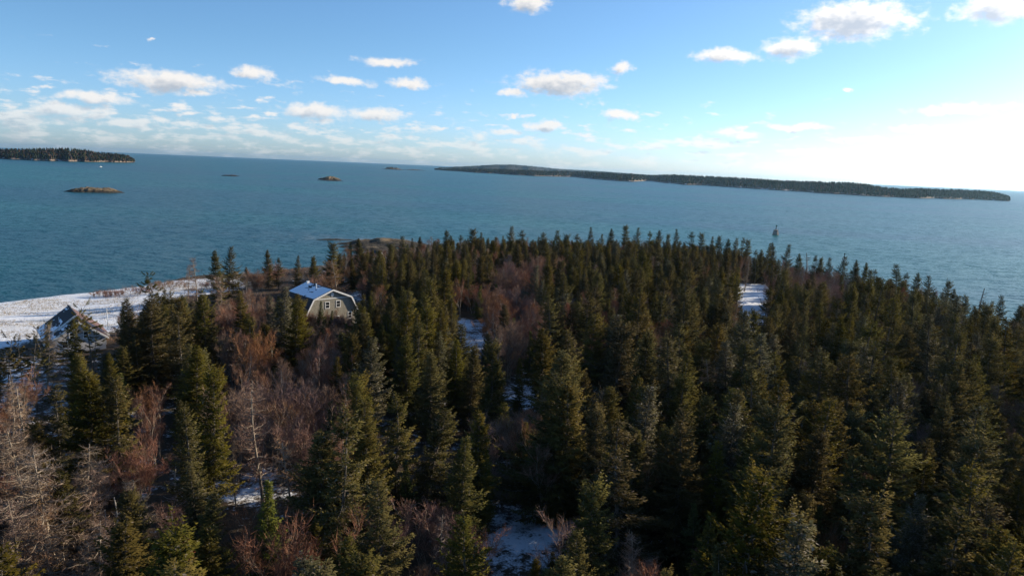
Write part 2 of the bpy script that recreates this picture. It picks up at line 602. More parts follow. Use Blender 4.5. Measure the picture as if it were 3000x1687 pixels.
def gz(x, y):
    d = shore_dist(x, y) + (fbm(np.asarray(x) * 0.11, np.asarray(y) * 0.11, 3) - 0.5) * 2.0
    bank = np.interp(d, [-60, -8, -2, 0.5, 2.5, 5, 30, 90], [-9, -2.0, -0.3, 1.2, 3.3, 4.1, 5.2, 6.2])
    return bank + (fbm(np.asarray(x) * 0.03 + 5, np.asarray(y) * 0.03, 3) - 0.5) * 1.6 * np.clip(d / 25, 0, 1)


def g1(x, y):
    return float(gz(np.array([x]), np.array([y]))[0])


def tip_pos(px, py, h):
    """where a tree of height h stands whose tip is seen at (px, py)"""
    z = 5.8
    for _ in range(5):
        p = unp(px, py, z + h)
        z = g1(p[0], p[1])
    return p[0], p[1], z


# fields and clearings, outlined on the ground
def gpoly(pts, z=5.5):
    return np.array([unp(x, y, z)[:2] for x, y in pts])


FIELD = gpoly([(-700, 960), (0, 884), (265, 855), (400, 840), (470, 826), (640, 818), (700, 835), (690, 850), (600, 870), (480, 880), (420, 905), (370, 925),
               (345, 960), (310, 985), (120, 1000), (0, 1025), (-700, 1110)], 4.6)
CLEAR = [gpoly(p) for p in (
    [(2152, 828), (2236, 832), (2240, 900), (2225, 1000), (2185, 1000), (2165, 900)],
    [(1340, 935), (1385, 945), (1420, 1020), (1415, 1060), (1390, 1055), (1360, 990)],
    [(1560, 1075), (1800, 1075), (1800, 1215), (1560, 1215)],
    [(1395, 1700), (1450, 1585), (1500, 1540), (1590, 1480), (1655, 1470), (1620, 1545), (1590, 1600), (1560, 1700)],
    [(620, 1430), (760, 1410), (860, 1460), (860, 1540), (700, 1500)],
    [(0, 1070), (110, 1060), (150, 1180), (0, 1240)],
    [(2480, 1590), (2590, 1580), (2590, 1650), (2500, 1650)],
    [(1020, 860), (1140, 830), (1180, 850), (1060, 900)],
    [(440, 1390), (480, 1380), (460, 1650), (400, 1650)])]
_gx = np.arange(-300, 330, 2.6)
_gy = np.arange(-110, 460, 2.6)
GX, GY = np.meshgrid(_gx, _gy)
GZ = gz(GX, GY)
nx, ny = len(_gx), len(_gy)
idx = np.arange(nx * ny).reshape(ny, nx)
fc = np.stack([idx[:-1, :-1], idx[:-1, 1:], idx[1:, 1:], idx[1:, :-1]], -1).reshape(-1, 4)
gme = fast_mesh('ground', np.stack([GX, GY, GZ], -1).reshape(-1, 3), fc, 'snowy_ground', smooth=True)
stub = in_poly(GX, GY, FIELD).astype(float)
opn = stub.copy()
for k_, c in enumerate(CLEAR):
    opn = np.maximum(opn, in_poly(GX, GY, c) * (1.0, .95, .5, .75, .62, .35, .5, .5, .62)[k_])
opn = np.maximum(opn, 0.12 * (fbm(GX * 0.02, GY * 0.02, 2) > 0.55))
for nm, arr in (('open', opn), ('stubble', stub)):
    k = arr.copy()
    for _ in range(4):
        k = (k + np.roll(k, 1, 0) + np.roll(k, -1, 0) + np.roll(k, 1, 1) + np.roll(k, -1, 1)) / 5
    gme.attributes.new(nm, 'FLOAT', 'POINT').data.foreach_set('value', k.astype(np.float32).ravel())
tag(link('ground', gme), kind='structure')

# ------------------------------------------------------------------ the sea
rr = np.concatenate([[0], np.geomspace(40, 26000, 40)])
na = 96
sv = [(0, 0, 0)]
for r_ in rr[1:]:
    sv += [(r_ * math.cos(a), r_ * math.sin(a), 0) for a in np.arange(na) * 2 * math.pi / na]
sf = [(0, 1 + j, 1 + (j + 1) % na) for j in range(na)]
for i in range(len(rr) - 2):
    o_ = 1 + i * na
    sf += [(o_ + j, o_ + na + j, o_ + na + (j + 1) % na, o_ + (j + 1) % na) for j in range(na)]
tag(MB().add(sv, sf).build('sea', 'sea_water'), kind='structure')

# ------------------------------------------------------------------ islands and rocks in the bay


def dome_mesh(name, a, b, h, seed, m='islet_rock', n=64, rough=0.55, skirt=1.5):
    """low rocky dome, half axes a and b, height h, knobbly"""
    rg = np.random.default_rng(seed)
    ox, oy = rg.random(2) * 50
    u = np.linspace(-1.15, 1.15, n)
    X, Y = np.meshgrid(u, u)
    ang = np.arctan2(Y, X)
    rad = np.hypot(X, Y) / (0.82 + 0.3 * (fbm(np.cos(ang) * 1.7 + ox, np.sin(ang) * 1.7 + oy, 3)))
    k = 5.0
    n1 = fbm(X * k + ox, Y * k * b / a + oy, 5) - 0.5
    led = np.abs(fbm(X * 9 + oy, Y * 9 * b / a + ox, 4) - 0.5) * 2
    Z = h * (np.clip(1 - rad ** 2.2, -1, 1)) * (1 + rough * 2 * n1) - h * rough * 0.7 * led + h * 0.12 * n1
    Z = np.where(rad > 1.12, -skirt - h * 0.3, Z)
    idx_ = np.arange(n * n).reshape(n, n)
    f_ = np.stack([idx_[:-1, :-1], idx_[:-1, 1:], idx_[1:, 1:], idx_[1:, :-1]], -1).reshape(-1, 4)
    return fast_mesh(name, np.stack([X * a, Y * b, Z], -1).reshape(-1, 3), f_, m)


def islet(px, py, halfw_px, h, seed, label, depth=0.45, name='rock_islet', group=None):
    p = unp(px, py, 0.0)
    d = math.hypot(p[0], p[1])
    a = halfw_px * d / FPX
    o = link(name, dome_mesh(name, a, a * depth, h, seed), None, (p[0], p[1], -0.25))
    o.rotation_euler[2] = -math.atan2(p[0], p[1])
    tag(o, label, 'rock', group)
    return o


islet(278, 563, 74, 5.2, 3, 'golden brown rock islet with dark tidal band, off the snowy field')
islet(965, 527, 36, 7.0, 8, 'small domed tan rock islet standing alone in mid bay', 0.6)
islet(970, 530, 40, 2.2, 18, 'dark low reef ringing the domed tan islet', 0.4)
islet(674, 516, 27, 2.6, 5, 'thin low ledge of rock awash between the two brown islets', 0.35)
islet(1150, 497, 32, 9.0, 21, 'dark skerry topped with a few ragged trees, larger of the pair off the long island', 0.4)
islet(1212, 499, 34, 5.0, 22, 'flat dark skerry beside the long island point, smaller of the pair', 0.35)


def rock(px, py, z, w, dpt, h, seed, label, group=None):
    p = unp(px, py, z)
    o = link('shore_rock', dome_mesh('shore_rock', w, dpt, h, seed, n=40, rough=0.5), None, (p[0], p[1], z - 0.2))
    o.rotation_euler[2] = -math.atan2(p[0], p[1]) + 0.15
    return tag(o, label, 'rock', group)


rock(1120, 716, 0, 26, 9, 3.0, 31, 'black weedy ledge running out from the wooded point')
rock(1065, 724, 0, 14, 5, 1.6, 32, 'low weedy rock at the seaward end of the black ledge')
rock(1095, 734, 0, 17, 6, 2.2, 33, 'second weedy ledge nearer the trees of the point')
rock(985, 703, 0, 13, 2.5, .8, 34, 'thin dark reef barely awash beyond the point')
rock(1190, 722, 0, 18, 7, 2.4, 35, 'broken shore ledge just behind the spruce tips of the point')

# pale surf around the ledges of the point
foam_m = mat('surf', lambda T: pbsdf(T, T.mix(T.noise(T.n('ShaderNodeNewGeometry').outputs['Position'], 0.4, 6, 0.7), rgb(.1, .18, .23), rgb(.5, .58, .62)), 0.6, 0.3))
fp = unp(1110, 708, 0)
fv_, ff_ = [], []
fr = np.random.default_rng(5)
for k in range(260):
    t = fr.normal(0, 1)
    cx, cy = fp[0] + 34 * t, fp[1] + 3 + 9 * fr.normal() + 4 * abs(t)
    L_, w_ = fr.uniform(1.5, 6), fr.uniform(0.15, 0.55)
    n0 = len(fv_)
    m_ = 7
    for i in range(m_):
        s = i / (m_ - 1)
        ww = w_ * math.sin(math.pi * s) + 0.02
        yy = cy + 0.4 * math.sin(3 * s + k)
        fv_ += [(cx + L_ * (s - .5), yy - ww, 0.03), (cx + L_ * (s - .5), yy + ww, 0.03)]
    ff_ += [(n0 + 2 * i, n0 + 2 * i + 2, n0 + 2 * i + 3, n0 + 2 * i + 1) for i in range(m_ - 1)]
tag(MB().add(fv_, ff_).build('surf', 'surf'), 'streaks of pale surf washing around the black ledges', 'surf', kind='stuff')


def far_tree_parts(rg, n, h0, h1):
    """n jagged far-off conifers as (verts, faces, tint) about the origin, merged by the caller"""
    H_ = rg.uniform(h0, h1, n)
    R_ = H_ * rg.uniform(0.16, 0.27, n)
    return H_, R_


def far_forest(name, P, rg, label, h0=8, h1=15, m='far_conifers', brown=0.15):
    n = len(P)
    H_, R_ = far_tree_parts(rg, n, h0, h1)
    sides = 6
    th = np.arange(sides) * 2 * np.pi / sides
    vs, ts = [], []
    tiers = ((0.08, 1.0), (0.42, 0.72), (0.40, 0.85), (0.75, 0.38), (0.72, 0.5), (1.0, 0.02))
    for zf, rf in tiers:
        jit = rg.uniform(0.7, 1.3, (n, sides))
        x = P[:, 0:1] + R_[:, None] * rf * jit * np.cos(th)[None]
        y = P[:, 1:2] + R_[:, None] * rf * jit * np.sin(th)[None]
        z = P[:, 2:3] + H_[:, None] * zf + rg.normal(0, 0.25, (n, sides)) * (rf > .1)
        vs.append(np.stack([x, y, z], -1))
    V = np.stack(vs, 1)            # n, tiers, sides, 3
    T_ = len(tiers)
    base = (np.arange(n) * T_ * sides)[:, None]
    fl = []
    for t in range(T_ - 1):
        for j in range(sides):
            j2 = (j + 1) % sides
            fl.append([t * sides + j, t * sides + j2, (t + 1) * sides + j2, (t + 1) * sides + j])
    F_ = (base[:, :, None] + np.array(fl)[None]).reshape(-1, 4)
    tint = np.repeat(np.where(rg.random(n) < brown, rg.uniform(.8, 1, n), rg.uniform(0, .5, n)), T_ * sides)
    o = link(name, fast_mesh(name, V.reshape(-1, 3), F_, m, tint))
    tag(o, label, 'wood', kind='stuff')
    return o


def far_mat(T):
    t = T.n('ShaderNodeAttribute', attribute_name='tint').outputs['Fac']
    c = T.mix(T.ss(t, 0, .5), rgb(.022, .034, .02), rgb(.048, .055, .026))
    c = T.mix(T.ss(t, .75, .85), c, rgb(.10, .062, .045))
    return T.n('ShaderNodeBsdfDiffuse', {'Color': c}).outputs[0]


mat('far_conifers', far_mat)


def island(name, base, top, depth, seed, forest_label, treeh=13, ntrees=3000, beach=10, brown=0.15, h0=8, h1=15, crest=0.5, dens_back=0.55):
    """base: shore line in overview pixels; top: tree-top line; depth: metres from shore to shore"""
    rg = np.random.default_rng(seed)
    bx = np.array([b[0] for b in base], float)
    by = np.array([b[1] for b in base], float)
    tx = np.array([t[0] for t in top], float)
    ty = np.array([t[1] for t in top], float)
    nc, nr = 150, 16
    cx = np.linspace(bx[0], bx[-1], nc)
    prof = np.zeros((nc, nr, 3))
    for i, x in enumerate(cx):
        P0 = unp(x, np.interp(x, bx, by) + 1.2 * (vnoise(x * 0.06, seed) - .5), 0)
        d0 = math.hypot(P0[0], P0[1])
        u_ = np.array([P0[0], P0[1]]) / d0
        end = min(1.0, 4.0 * min(x - bx[0], bx[-1] - x) / (bx[-1] - bx[0]) + 0.02)
        dep = depth * math.sqrt(end)
        tt = ray(x, np.interp(x, tx, ty))
        slope = tt[2] / math.hypot(tt[0], tt[1])
        zt = CZ + slope * (d0 + dep * crest) - treeh
        for j in range(nr):
            t = j / (nr - 1)
            if t < crest:
                s = t / crest
                z = max(zt, 2.5) * (s ** 0.8)
            else:
                s = (t - crest) / (1 - crest)
                z = max(zt, 2.5) * (1 - s ** 1.8)
            z = min(z, 1.0 + t * dep * 0.45 + 2.0 * vnoise(x * .05 + 3, t * 4)) if t < crest else z
            prof[i, j] = (u_[0] * (d0 + t * dep), u_[1] * (d0 + t * dep), z - 0.4 * (j == 0) - 1.5 * (j == nr - 1))
    ids = np.arange(nc * nr).reshape(nc, nr)
    f_ = np.stack([ids[:-1, :-1], ids[1:, :-1], ids[1:, 1:], ids[:-1, 1:]], -1).reshape(-1, 4)
    tag(link(name, fast_mesh(name, prof.reshape(-1, 3), f_, 'island_ground', smooth=True)), kind='structure')
    # trees
    ii = rg.random(ntrees) * (nc - 1.001)
    jj = (rg.random(ntrees) ** 0.9) * (nr - 1.001) * (crest + (1 - crest) * dens_back)
    i0, j0 = ii.astype(int), jj.astype(int)
    fi, fj = (ii - i0)[:, None], (jj - j0)[:, None]
    Pt = (prof[i0, j0] * (1 - fi) + prof[i0 + 1, j0] * fi) * (1 - fj) + (prof[i0, j0 + 1] * (1 - fi) + prof[i0 + 1, j0 + 1] * fi) * fj
    edge = jj / (nr - 1) * depth
    keep = (edge > beach * (0.6 + 0.9 * vnoise(ii * 0.25, seed + .5))) & (Pt[:, 2] > 1.0)
    Pt = Pt[keep]
    far_forest(name + '_forest', Pt, rg, forest_label, h0, h1, brown=brown)


island('wooded_island', [(-600, 452), (-200, 462), (0, 466), (120, 472), (250, 475), (330, 477), (394, 477)],
       [(-600, 440), (0, 436), (120, 433), (200, 432), (245, 436), (285, 445), (320, 447), (365, 451), (385, 458), (394, 470)], 420, 41,
       'dark conifers with brown patches covering the wooded island', 12, 3200, 9, 0.32)
island('hill', [(1285, 494), (1500, 503), (1700, 508), (1900, 518), (2110, 526)],
       [(1285, 494), (1330, 488), (1400, 484.5), (1450, 481), (1500, 481), (1560, 486), (1640, 494), (1760, 501), (1900, 512), (2110, 518)], 1500, 42,
       'hazy green forest on the rounded hill behind the long island', 13, 7000, 0, 0.05, crest=0.6)
island('long_island', [(1273, 498), (1340, 503), (1430, 508), (1560, 516), (1680, 519), (1760, 527), (1845, 533), (1900, 531), (2000, 541), (2100, 546), (2300, 559),
                       (2420, 567), (2500, 572), (2690, 582), (2740, 582), (2860, 585), (2958, 589)],
       [(1273, 496), (1330, 493), (1400, 493), (1500, 496), (1600, 499), (1700, 501), (1830, 507), (1900, 512), (1960, 510), (2100, 516), (2200, 521), (2300, 528),
        (2380, 530), (2480, 533), (2530, 537), (2560, 543), (2600, 549), (2640, 552), (2700, 551), (2800, 554), (2880, 558), (2920, 563), (2945, 570), (2958, 580)], 520, 43,
       'dark spruce wood along the shore of the long island', 12, 9000, 14, 0.16)

# a few trees on the larger skerry
rg_ = np.random.default_rng(9)
_p = unp(1150, 496, 0)
far_forest('skerry_trees', np.array([[_p[0] + rg_.normal(0, 22), _p[1] + rg_.normal(0, 8), 3.0] for _ in range(26)]), rg_, 'ragged trees on the dark skerry off the long island', 6, 15)

# ------------------------------------------------------------------ gambrel house
def win(parent, x, z, w, h, y=0.0, sub=True):
    """double-hung window on a wall facing -y; x, z are its centre"""
    fr_ = MB()
    t = 0.13
    fr_.box(x - w / 2 - t, x + w / 2 + t, y - 0.06, y + 0.05, z + h / 2, z + h / 2 + t)
    fr_.box(x - w / 2 - t, x + w / 2 + t, y - 0.09, y + 0.05, z - h / 2 - t, z - h / 2)
    fr_.box(x - w / 2 - t, x - w / 2, y - 0.057, y + 0.05, z - h / 2, z + h / 2)
    fr_.box(x + w / 2, x + w / 2 + t, y - 0.057, y + 0.05, z - h / 2, z + h / 2)
    o = fr_.build('window', 'white_paint', parent)
    MB().box(x - w / 2, x + w / 2, y - 0.05, y + 0.04, z - 0.035, z + 0.035).build('meeting_rail', 'white_paint', o)
    for s in (-1, 1):
        MB().box(x - w / 2 + .004, x + w / 2 - .004, y - 0.02, y + 0.03, z + s * h / 4 - h / 4 + .037, z + s * h / 4 + h / 4 - .037).build('pane', 'window_glass', o)
    return o


def snow_sheet(a, b, c, d, seed, cover, name, parent, nu=60, nv=36, t=0.045, grad=0.0):
    """patchy snow lying on the quad a-b (eave) d-c (ridge)"""
    a, b, c, d = [np.array(q, float) for q in (a, b, c, d)]
    nn = np.cross(b - a, d - a)
    nn /= np.linalg.norm(nn)
    if nn[2] < 0:
        nn = -nn
    u = np.linspace(0.01, 0.99, nu)
    v = np.linspace(0.01, 0.99, nv)
    U, V = np.meshgrid(u, v)
    L1, L2 = np.linalg.norm(b - a), np.linalg.norm(d - a)
    n_ = 0.62 * fbm(U * L1 * 0.28 + seed, V * L2 * 0.9 + seed, 4) + 0.38 * fbm(U * L1 * 0.9 + seed, V * L2 * 3.0 - seed, 3)
    f_ = cover - n_ - grad * V
    P_ = (a * (1 - U[..., None]) + b * U[..., None]) * (1 - V[..., None]) + (d * (1 - U[..., None]) + c * U[..., None]) * V[..., None]
    P_ = P_ + nn * (0.012 + np.clip(f_, -0.02, 0.16) * t * 6)[..., None]
    ids = np.arange(nu * nv).reshape(nv, nu)
    qd = np.stack([ids[:-1, :-1], ids[:-1, 1:], ids[1:, 1:], ids[1:, :-1]], -1).reshape(-1, 4)
    keep = (f_.ravel()[qd] > 0).sum(1) >= 3
    return link(name, fast_mesh(name, P_.reshape(-1, 3), qd[keep], 'snow', smooth=True), parent)


HX, HY, HYAW = -38.58, 159.08, 0.7405
hg = g1(HX - 3, HY + 4)
house = empty('gambrel_house', (HX, HY, 0), HYAW)
tag(house, 'grey shingled gambrel house with white trim and snowy blue roof among the trees', 'house')
hw, kw, ZE, ZK, ZR, LL = 5.85, 4.5, 10.2, 12.75, 14.55, 11.1
wall = MB()
prof_ = [(-hw, hg - 1.0), (hw, hg - 1.0), (hw, ZE), (kw, ZK), (0, ZR), (-kw, ZK), (-hw, ZE)]
wall.add([(x, 0, z) for x, z in prof_] + [(x, LL, z) for x, z in prof_],
         [tuple(range(7)), tuple(range(13, 6, -1))] + [(i, i + 7, (i + 1) % 7 + 7, (i + 1) % 7) for i in range(7)])
wall_o = wall.build('wall', 'weathered_shingle', house)
ov = 0.45
prs = [((-hw - .25, ZE - .45), (-kw, ZK), 'dark_roof'), ((-kw, ZK), (0, ZR), 'dark_roof'), ((0, ZR), (kw, ZK), 'dark_roof'), ((kw, ZK), (hw + .25, ZE - .45), 'dark_roof')]
off = 0.16
roofs = []
for (x0, z0), (x1, z1), mm in prs:
    nrm = np.array([-(z1 - z0), x1 - x0]) / math.hypot(x1 - x0, z1 - z0)
    if nrm[1] < 0:
        nrm = -nrm
    A0, A1 = np.array([x0, z0]) + nrm * off, np.array([x1, z1]) + nrm * off
    q = [(A0[0], -ov, A0[1]), (A1[0], -ov, A1[1]), (A1[0], LL + ov, A1[1]), (A0[0], LL + ov, A0[1])]
    sb = MB()
    sb.slab(q[0], q[1], q[2], q[3], 0.14)
    ro = sb.build('roof_panel', mm, house)
    roofs.append((ro, q))
    # white rake board under the roof edge, front and back, slightly stepped by the shingle butts
    for yy in (-ov - .035, LL + ov + .005):
        rk = MB()
        d0, d1 = A0 - nrm * 0.30, A1 - nrm * 0.30
        nseg = 9
        for k in range(nseg):
            e0, e1 = A0 + (A1 - A0) * k / nseg, A0 + (A1 - A0) * (k + 1) / nseg
            g0, g1_ = d0 + (d1 - d0) * k / nseg, d0 + (d1 - d0) * (k + 1) / nseg
            dip = nrm * 0.07
            v = [(e0[0], yy, e0[1]), (e1[0], yy, e1[1]), (g1_[0] - dip[0], yy, g1_[1] - dip[1]), (g0[0], yy, g0[1])]
            v += [(p[0], yy + .03, p[2]) for p in v]
            rk.add(v, [(0, 3, 2, 1), (4, 5, 6, 7), (0, 1, 5, 4), (1, 2, 6, 5), (2, 3, 7, 6), (3, 0, 4, 7)])
        rk.build('rake_board', 'white_paint', house)
q = roofs[1][1]
snow_sheet(q[0], q[3], q[2], q[1], 4.0, 0.68, 'snow_layer', roofs[1][0], 80, 46, grad=0.16)
q = roofs[0][1]
snow_sheet(q[0], q[3], q[2], q[1], 7.5, 0.36, 'snow_layer', roofs[0][0], 60, 30)
q = roofs[2][1]
snow_sheet(q[1], q[2], q[3], q[0], 9.5, 0.33, 'snow_layer', roofs[2][0], 60, 30)
MB().slab((-.22, -ov - .02, ZR + .13), (0, -ov - .02, ZR + .235), (0, LL + ov + .02, ZR + .235), (-.22, LL + ov + .02, ZR + .13), .03).slab(
    (0, -ov - .02, ZR + .235), (.22, -ov - .02, ZR + .13), (.22, LL + ov + .02, ZR + .13), (0, LL + ov + .02, ZR + .235), .03).build('ridge_cap', 'dark_roof', house)
MB().box(-kw + .02, kw - .35, -.05, .02, ZK - .14, ZK + .06).build('gable_band', 'white_paint', house)
for s in (-1, 1):
    MB().box(s * hw - .09, s * hw + .09, -.04, .1, hg - .9, ZE - .3).build('corner_board', 'white_paint', house)
cv = [(0, -.07, ZR - 1.05)] + [(.36 * math.cos(a), -.07, ZR - 1.05 + .42 * math.sin(a)) for a in np.arange(20) * math.pi / 10]
cv += [(p[0], .02, p[2]) for p in cv[1:]]
MB().add(cv, [(0, 1 + (j + 1) % 20, 1 + j) for j in range(20)] + [(1 + j, 1 + (j + 1) % 20, 21 + (j + 1) % 20, 21 + j) for j in range(20)]).build('round_vent', 'white_paint', house)
win(house, -1.15, ZK - 1.45, .85, 1.25)
win(house, 1.45, ZK - 1.35, .85, 1.25)
win(house, 4.3, ZK - 4.1, .8, 1.25)
win(house, -3.2, ZK - 4.6, .9, 1.3)
dr = MB().box(.75, 1.85, -.07, .03, hg + .1, hg + 2.3).build('door', 'white_paint', house)
MB().box(.95, 1.65, -.085, .02, hg + 1.3, hg + 2.1).build('pane', 'window_glass', dr)
MB().tube([(1.68, -.12, hg + 1.1), (1.68, -.07, hg + 1.1)], [.04, .04], 6).build('handle', 'dark_metal', dr)
MB().tube([(-1.4, 4.6, ZR - .5), (-1.4, 4.6, ZR + .75)], [.14, .14], 10).tube([(-1.4, 4.6, ZR + .68), (-1.4, 4.6, ZR + .8)], [.18, .18], 10).build('vent_pipe', 'galvanised', house)
ch = MB().box(-.75, -.2, 9.9, 10.5, ZR - .4, ZR + .55).build('chimney', 'white_paint', house)
MB().tube([(-.47, 10.2, ZR + .55), (-.47, 10.2, ZR + .95), (-.47, 10.2, ZR + 1.05)], [.12, .12, .2], 8).build('chimney_pot', 'dark_metal', ch)
MB().tube([(-.3, 1.0, hg), (-.3, 1.0, hg + .2)], [.1, .1], 5)

# ------------------------------------------------------------------ red-brown roofed house by the field
RX, RY, RYAW = -78.6, 133.3, 0.653
rgz = g1(RX, RY)
h2 = empty('gabled_house', (RX, RY, 0), RYAW)
tag(h2, 'grey gabled house with steep red brown roof beside the snowy field', 'house')


def gable_block(parent, x0, x1, y0, y1, ze, zr, ovx, ovy, roof_m, snow_seed=None, trim=True, back=True):
    xm = (x0 + x1) / 2
    w_ = MB()
    pr = [(x0, rgz - 1.2), (x1, rgz - 1.2), (x1, ze), (xm, zr), (x0, ze)]
    w_.add([(x, y0, z) for x, z in pr] + [(x, y1, z) for x, z in pr],
           [tuple(range(5)), tuple(range(9, 4, -1))] + [(i, i + 5, (i + 1) % 5 + 5, (i + 1) % 5) for i in range(5)])
    w_.build('wall', 'grey_paint', parent)
    out = []
    for s in (-1, 1):
        ex = x0 if s < 0 else x1
        dx, dz = ex - xm, ze - zr
        ln = math.hypot(dx, dz)
        n2 = np.array([-dz, dx]) / ln
        if n2[1] < 0:
            n2 = -n2
        E_ = np.array([ex, ze]) + np.array([dx, dz]) / ln * ovx + n2 * .15
        R_ = np.array([xm, zr]) + n2 * .15
        R_ = np.array([xm, zr + .15 / (abs(dx) / ln)])
        q_ = [(E_[0], y0 - ovy, E_[1]), (R_[0], y0 - ovy, R_[1]), (R_[0], y1 + ovy, R_[1]), (E_[0], y1 + ovy, E_[1])]
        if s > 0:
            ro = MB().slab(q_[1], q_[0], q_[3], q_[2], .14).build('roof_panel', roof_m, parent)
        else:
            ro = MB().slab(q_[0], q_[1], q_[2], q_[3], .14).build('roof_panel', 'dark_roof', parent)  # left slope of the same roof coloured darker to stand in for its shade
        out.append((ro, q_))
        if snow_seed and s < 0:
            snow_sheet(q_[0], q_[3], q_[2], q_[1], snow_seed, 0.60, 'snow_layer', ro, 60, 50, grad=0.26)
        if trim:
            for yy in ((y0 - ovy - .04, y1 + ovy + .005) if back else (y0 - ovy - .04,)):
                v = [(q_[0][0], yy, q_[0][2]), (q_[1][0], yy, q_[1][2]), (q_[1][0], yy, q_[1][2] - .42), (q_[0][0] - s * .0, yy, q_[0][2] - .38)]
                v += [(p[0], yy + .035, p[2]) for p in v]
                MB().add(v, [(0, 3, 2, 1), (4, 5, 6, 7), (0, 1, 5, 4), (1, 2, 6, 5), (2, 3, 7, 6), (3, 0, 4, 7)]).build('rake_board', 'white_paint', parent)
    return out


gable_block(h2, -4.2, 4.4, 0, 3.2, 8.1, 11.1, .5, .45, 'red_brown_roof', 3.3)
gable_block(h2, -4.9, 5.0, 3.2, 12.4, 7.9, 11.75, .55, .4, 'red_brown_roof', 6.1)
win(h2, -1.0, 8.6, .7, 1.1)
win(h2, 1.2, 8.6, .7, 1.1)
win(h2, -2.2, rgz + 1.5, .8, 1.2)
MB().slab((-.2, 2.7, 11.98), (0.05, 2.7, 12.1), (0.05, 12.85, 12.1), (-.2, 12.85, 11.98), .04).slab((0.05, 2.7, 12.1), (.3, 2.7, 11.98), (.3, 12.85, 11.98), (0.05, 12.85, 12.1), .04).build('ridge_cap', 'dark_roof', h2)
MB().tube([(-2.2, 7.0, 9.6), (-2.2, 7.0, 10.9)], [.07, .07], 6).build('vent_pipe', 'galvanised', h2)

# ------------------------------------------------------------------ small cottage almost hidden by the point's spruces
cp = unp(1112, 772, 4.5)
cgz = g1(cp[0], cp[1])
c3 = empty('cottage', (cp[0], cp[1], 0), 0.75)
tag(c3, 'small pale cottage with pinkish roof half hidden behind the spruces of the point', 'house')
rgz_keep, rgz = rgz, cgz
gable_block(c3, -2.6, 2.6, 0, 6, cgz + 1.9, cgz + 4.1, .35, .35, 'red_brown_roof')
rgz = rgz_keep
win(c3, 0, cgz + 1.7, .7, 1.0)

# ------------------------------------------------------------------ beacon, marks, boat, flagpole, post
bp_ = unp(2272, 688, 0)
bc = empty('beacon', (bp_[0], bp_[1], 0), -0.2)
tag(bc, 'stone pedestal beacon with thin green light mast standing in the water', 'beacon')
bm = MB()
secs = [(-1.5, 2.55), (0.2, 2.45), (1.2, 2.2), (3.4, 1.75), (3.6, 1.85), (3.85, 1.85)]
n8 = 8
for i, (z, r_) in enumerate(secs):
    bm.add([(r_ * math.cos(a), r_ * math.sin(a), z) for a in (np.arange(n8) + .5) * 2 * math.pi / n8], [])
bm.f = [(i * n8 + j, i * n8 + (j + 1) % n8, (i + 1) * n8 + (j + 1) % n8, (i + 1) * n8 + j) for i in range(len(secs) - 1) for j in range(n8)]
bm.f.append(tuple((len(secs) - 1) * n8 + j for j in range(n8)))
bm.build('pedestal', 'concrete', bc)
MB().tube([(0, 0, 3.8), (0, 0, 6.6)], [.32, .22], 8).build('mast', 'dark_metal', bc)
ln = MB().tube([(0, 0, 6.5), (0, 0, 6.6), (0, 0, 7.2), (0, 0, 7.5)], [.45, .45, .38, .1], 10).build('lantern', 'green_metal', bc)
MB().box(.25, .95, -.05, .05, 6.1, 7.3).build('daymark_panel', 'white_paint', bc)
for s in (-1, 1):
    MB().tube([(s * .45, -1.8, .5), (s * .3, -1.78, 3.9)], [.05, .05], 5).build('ladder_rail', 'dark_metal', bc)

mp = unp(2473, 762, 0)
mk = empty('channel_marker', (mp[0], mp[1], 0))
tag(mk, 'slim dark channel marker rising from the water just above the spruce tips', 'marker')
MB().tube([(0, 0, -1), (0, 0, .3), (0, 0, .9)], [.7, .7, .3], 10).build('float', 'galvanised', mk)
MB().tube([(0, 0, .8), (0, 0, 4.0)], [.18, .12], 7).build('mast', 'dark_metal', mk)
MB().tube([(0, 0, 2.9), (0, 0, 3.0), (0, 0, 3.7), (0, 0, 3.8)], [.1, .3, .3, .1], 8).build('top_mark', 'dark_metal', mk)

bp2 = unp(294, 490, 0)
bt = empty('small_boat', (bp2[0], bp2[1], 0), 0.9)
tag(bt, 'tiny white boat on open water below the wooded island', 'boat')
hl = MB()
st = [(-3.4, .9, .1), (-1.5, 1.35, .0), (1.2, 1.25, .0), (3.0, .6, .1), (4.0, .05, .3)]
for x, w_, k in st:
    hl.add([(x, -w_, 1.0 + k * 1.2), (x, -w_ * .6, -.3), (x, w_ * .6, -.3), (x, w_, 1.0 + k * 1.2)], [])
hl.f = [(i * 4 + j, i * 4 + (j + 1) % 4, i * 4 + 4 + (j + 1) % 4, i * 4 + 4 + j) for i in range(4) for j in range(4)] + [(0, 1, 2, 3)]
hl.build('hull', 'white_paint', bt)
MB().box(-.3, 1.6, -.8, .8, 1.0, 2.5).box(-.5, 1.8, -.9, .9, 2.5, 2.62).build('cabin', 'white_paint', bt)

fp_ = unp(316, 970, 5.0)
fgz = g1(fp_[0], fp_[1])
fl = empty('flagpole', (fp_[0], fp_[1], fgz))
tag(fl, 'thin white flagpole standing bare beside the red brown roofed house', 'flagpole')
MB().tube([(0, 0, -.2), (0, 0, 1.4), (-.05, 0, 4.2)], [.10, .09, .06], 7).build('pole', 'white_paint', fl)
MB().tube([(-.05, 0, 4.2), (-.05, 0, 4.3), (-.05, 0, 4.4)], [.05, .1, .02], 7).build('finial', 'white_paint', fl)

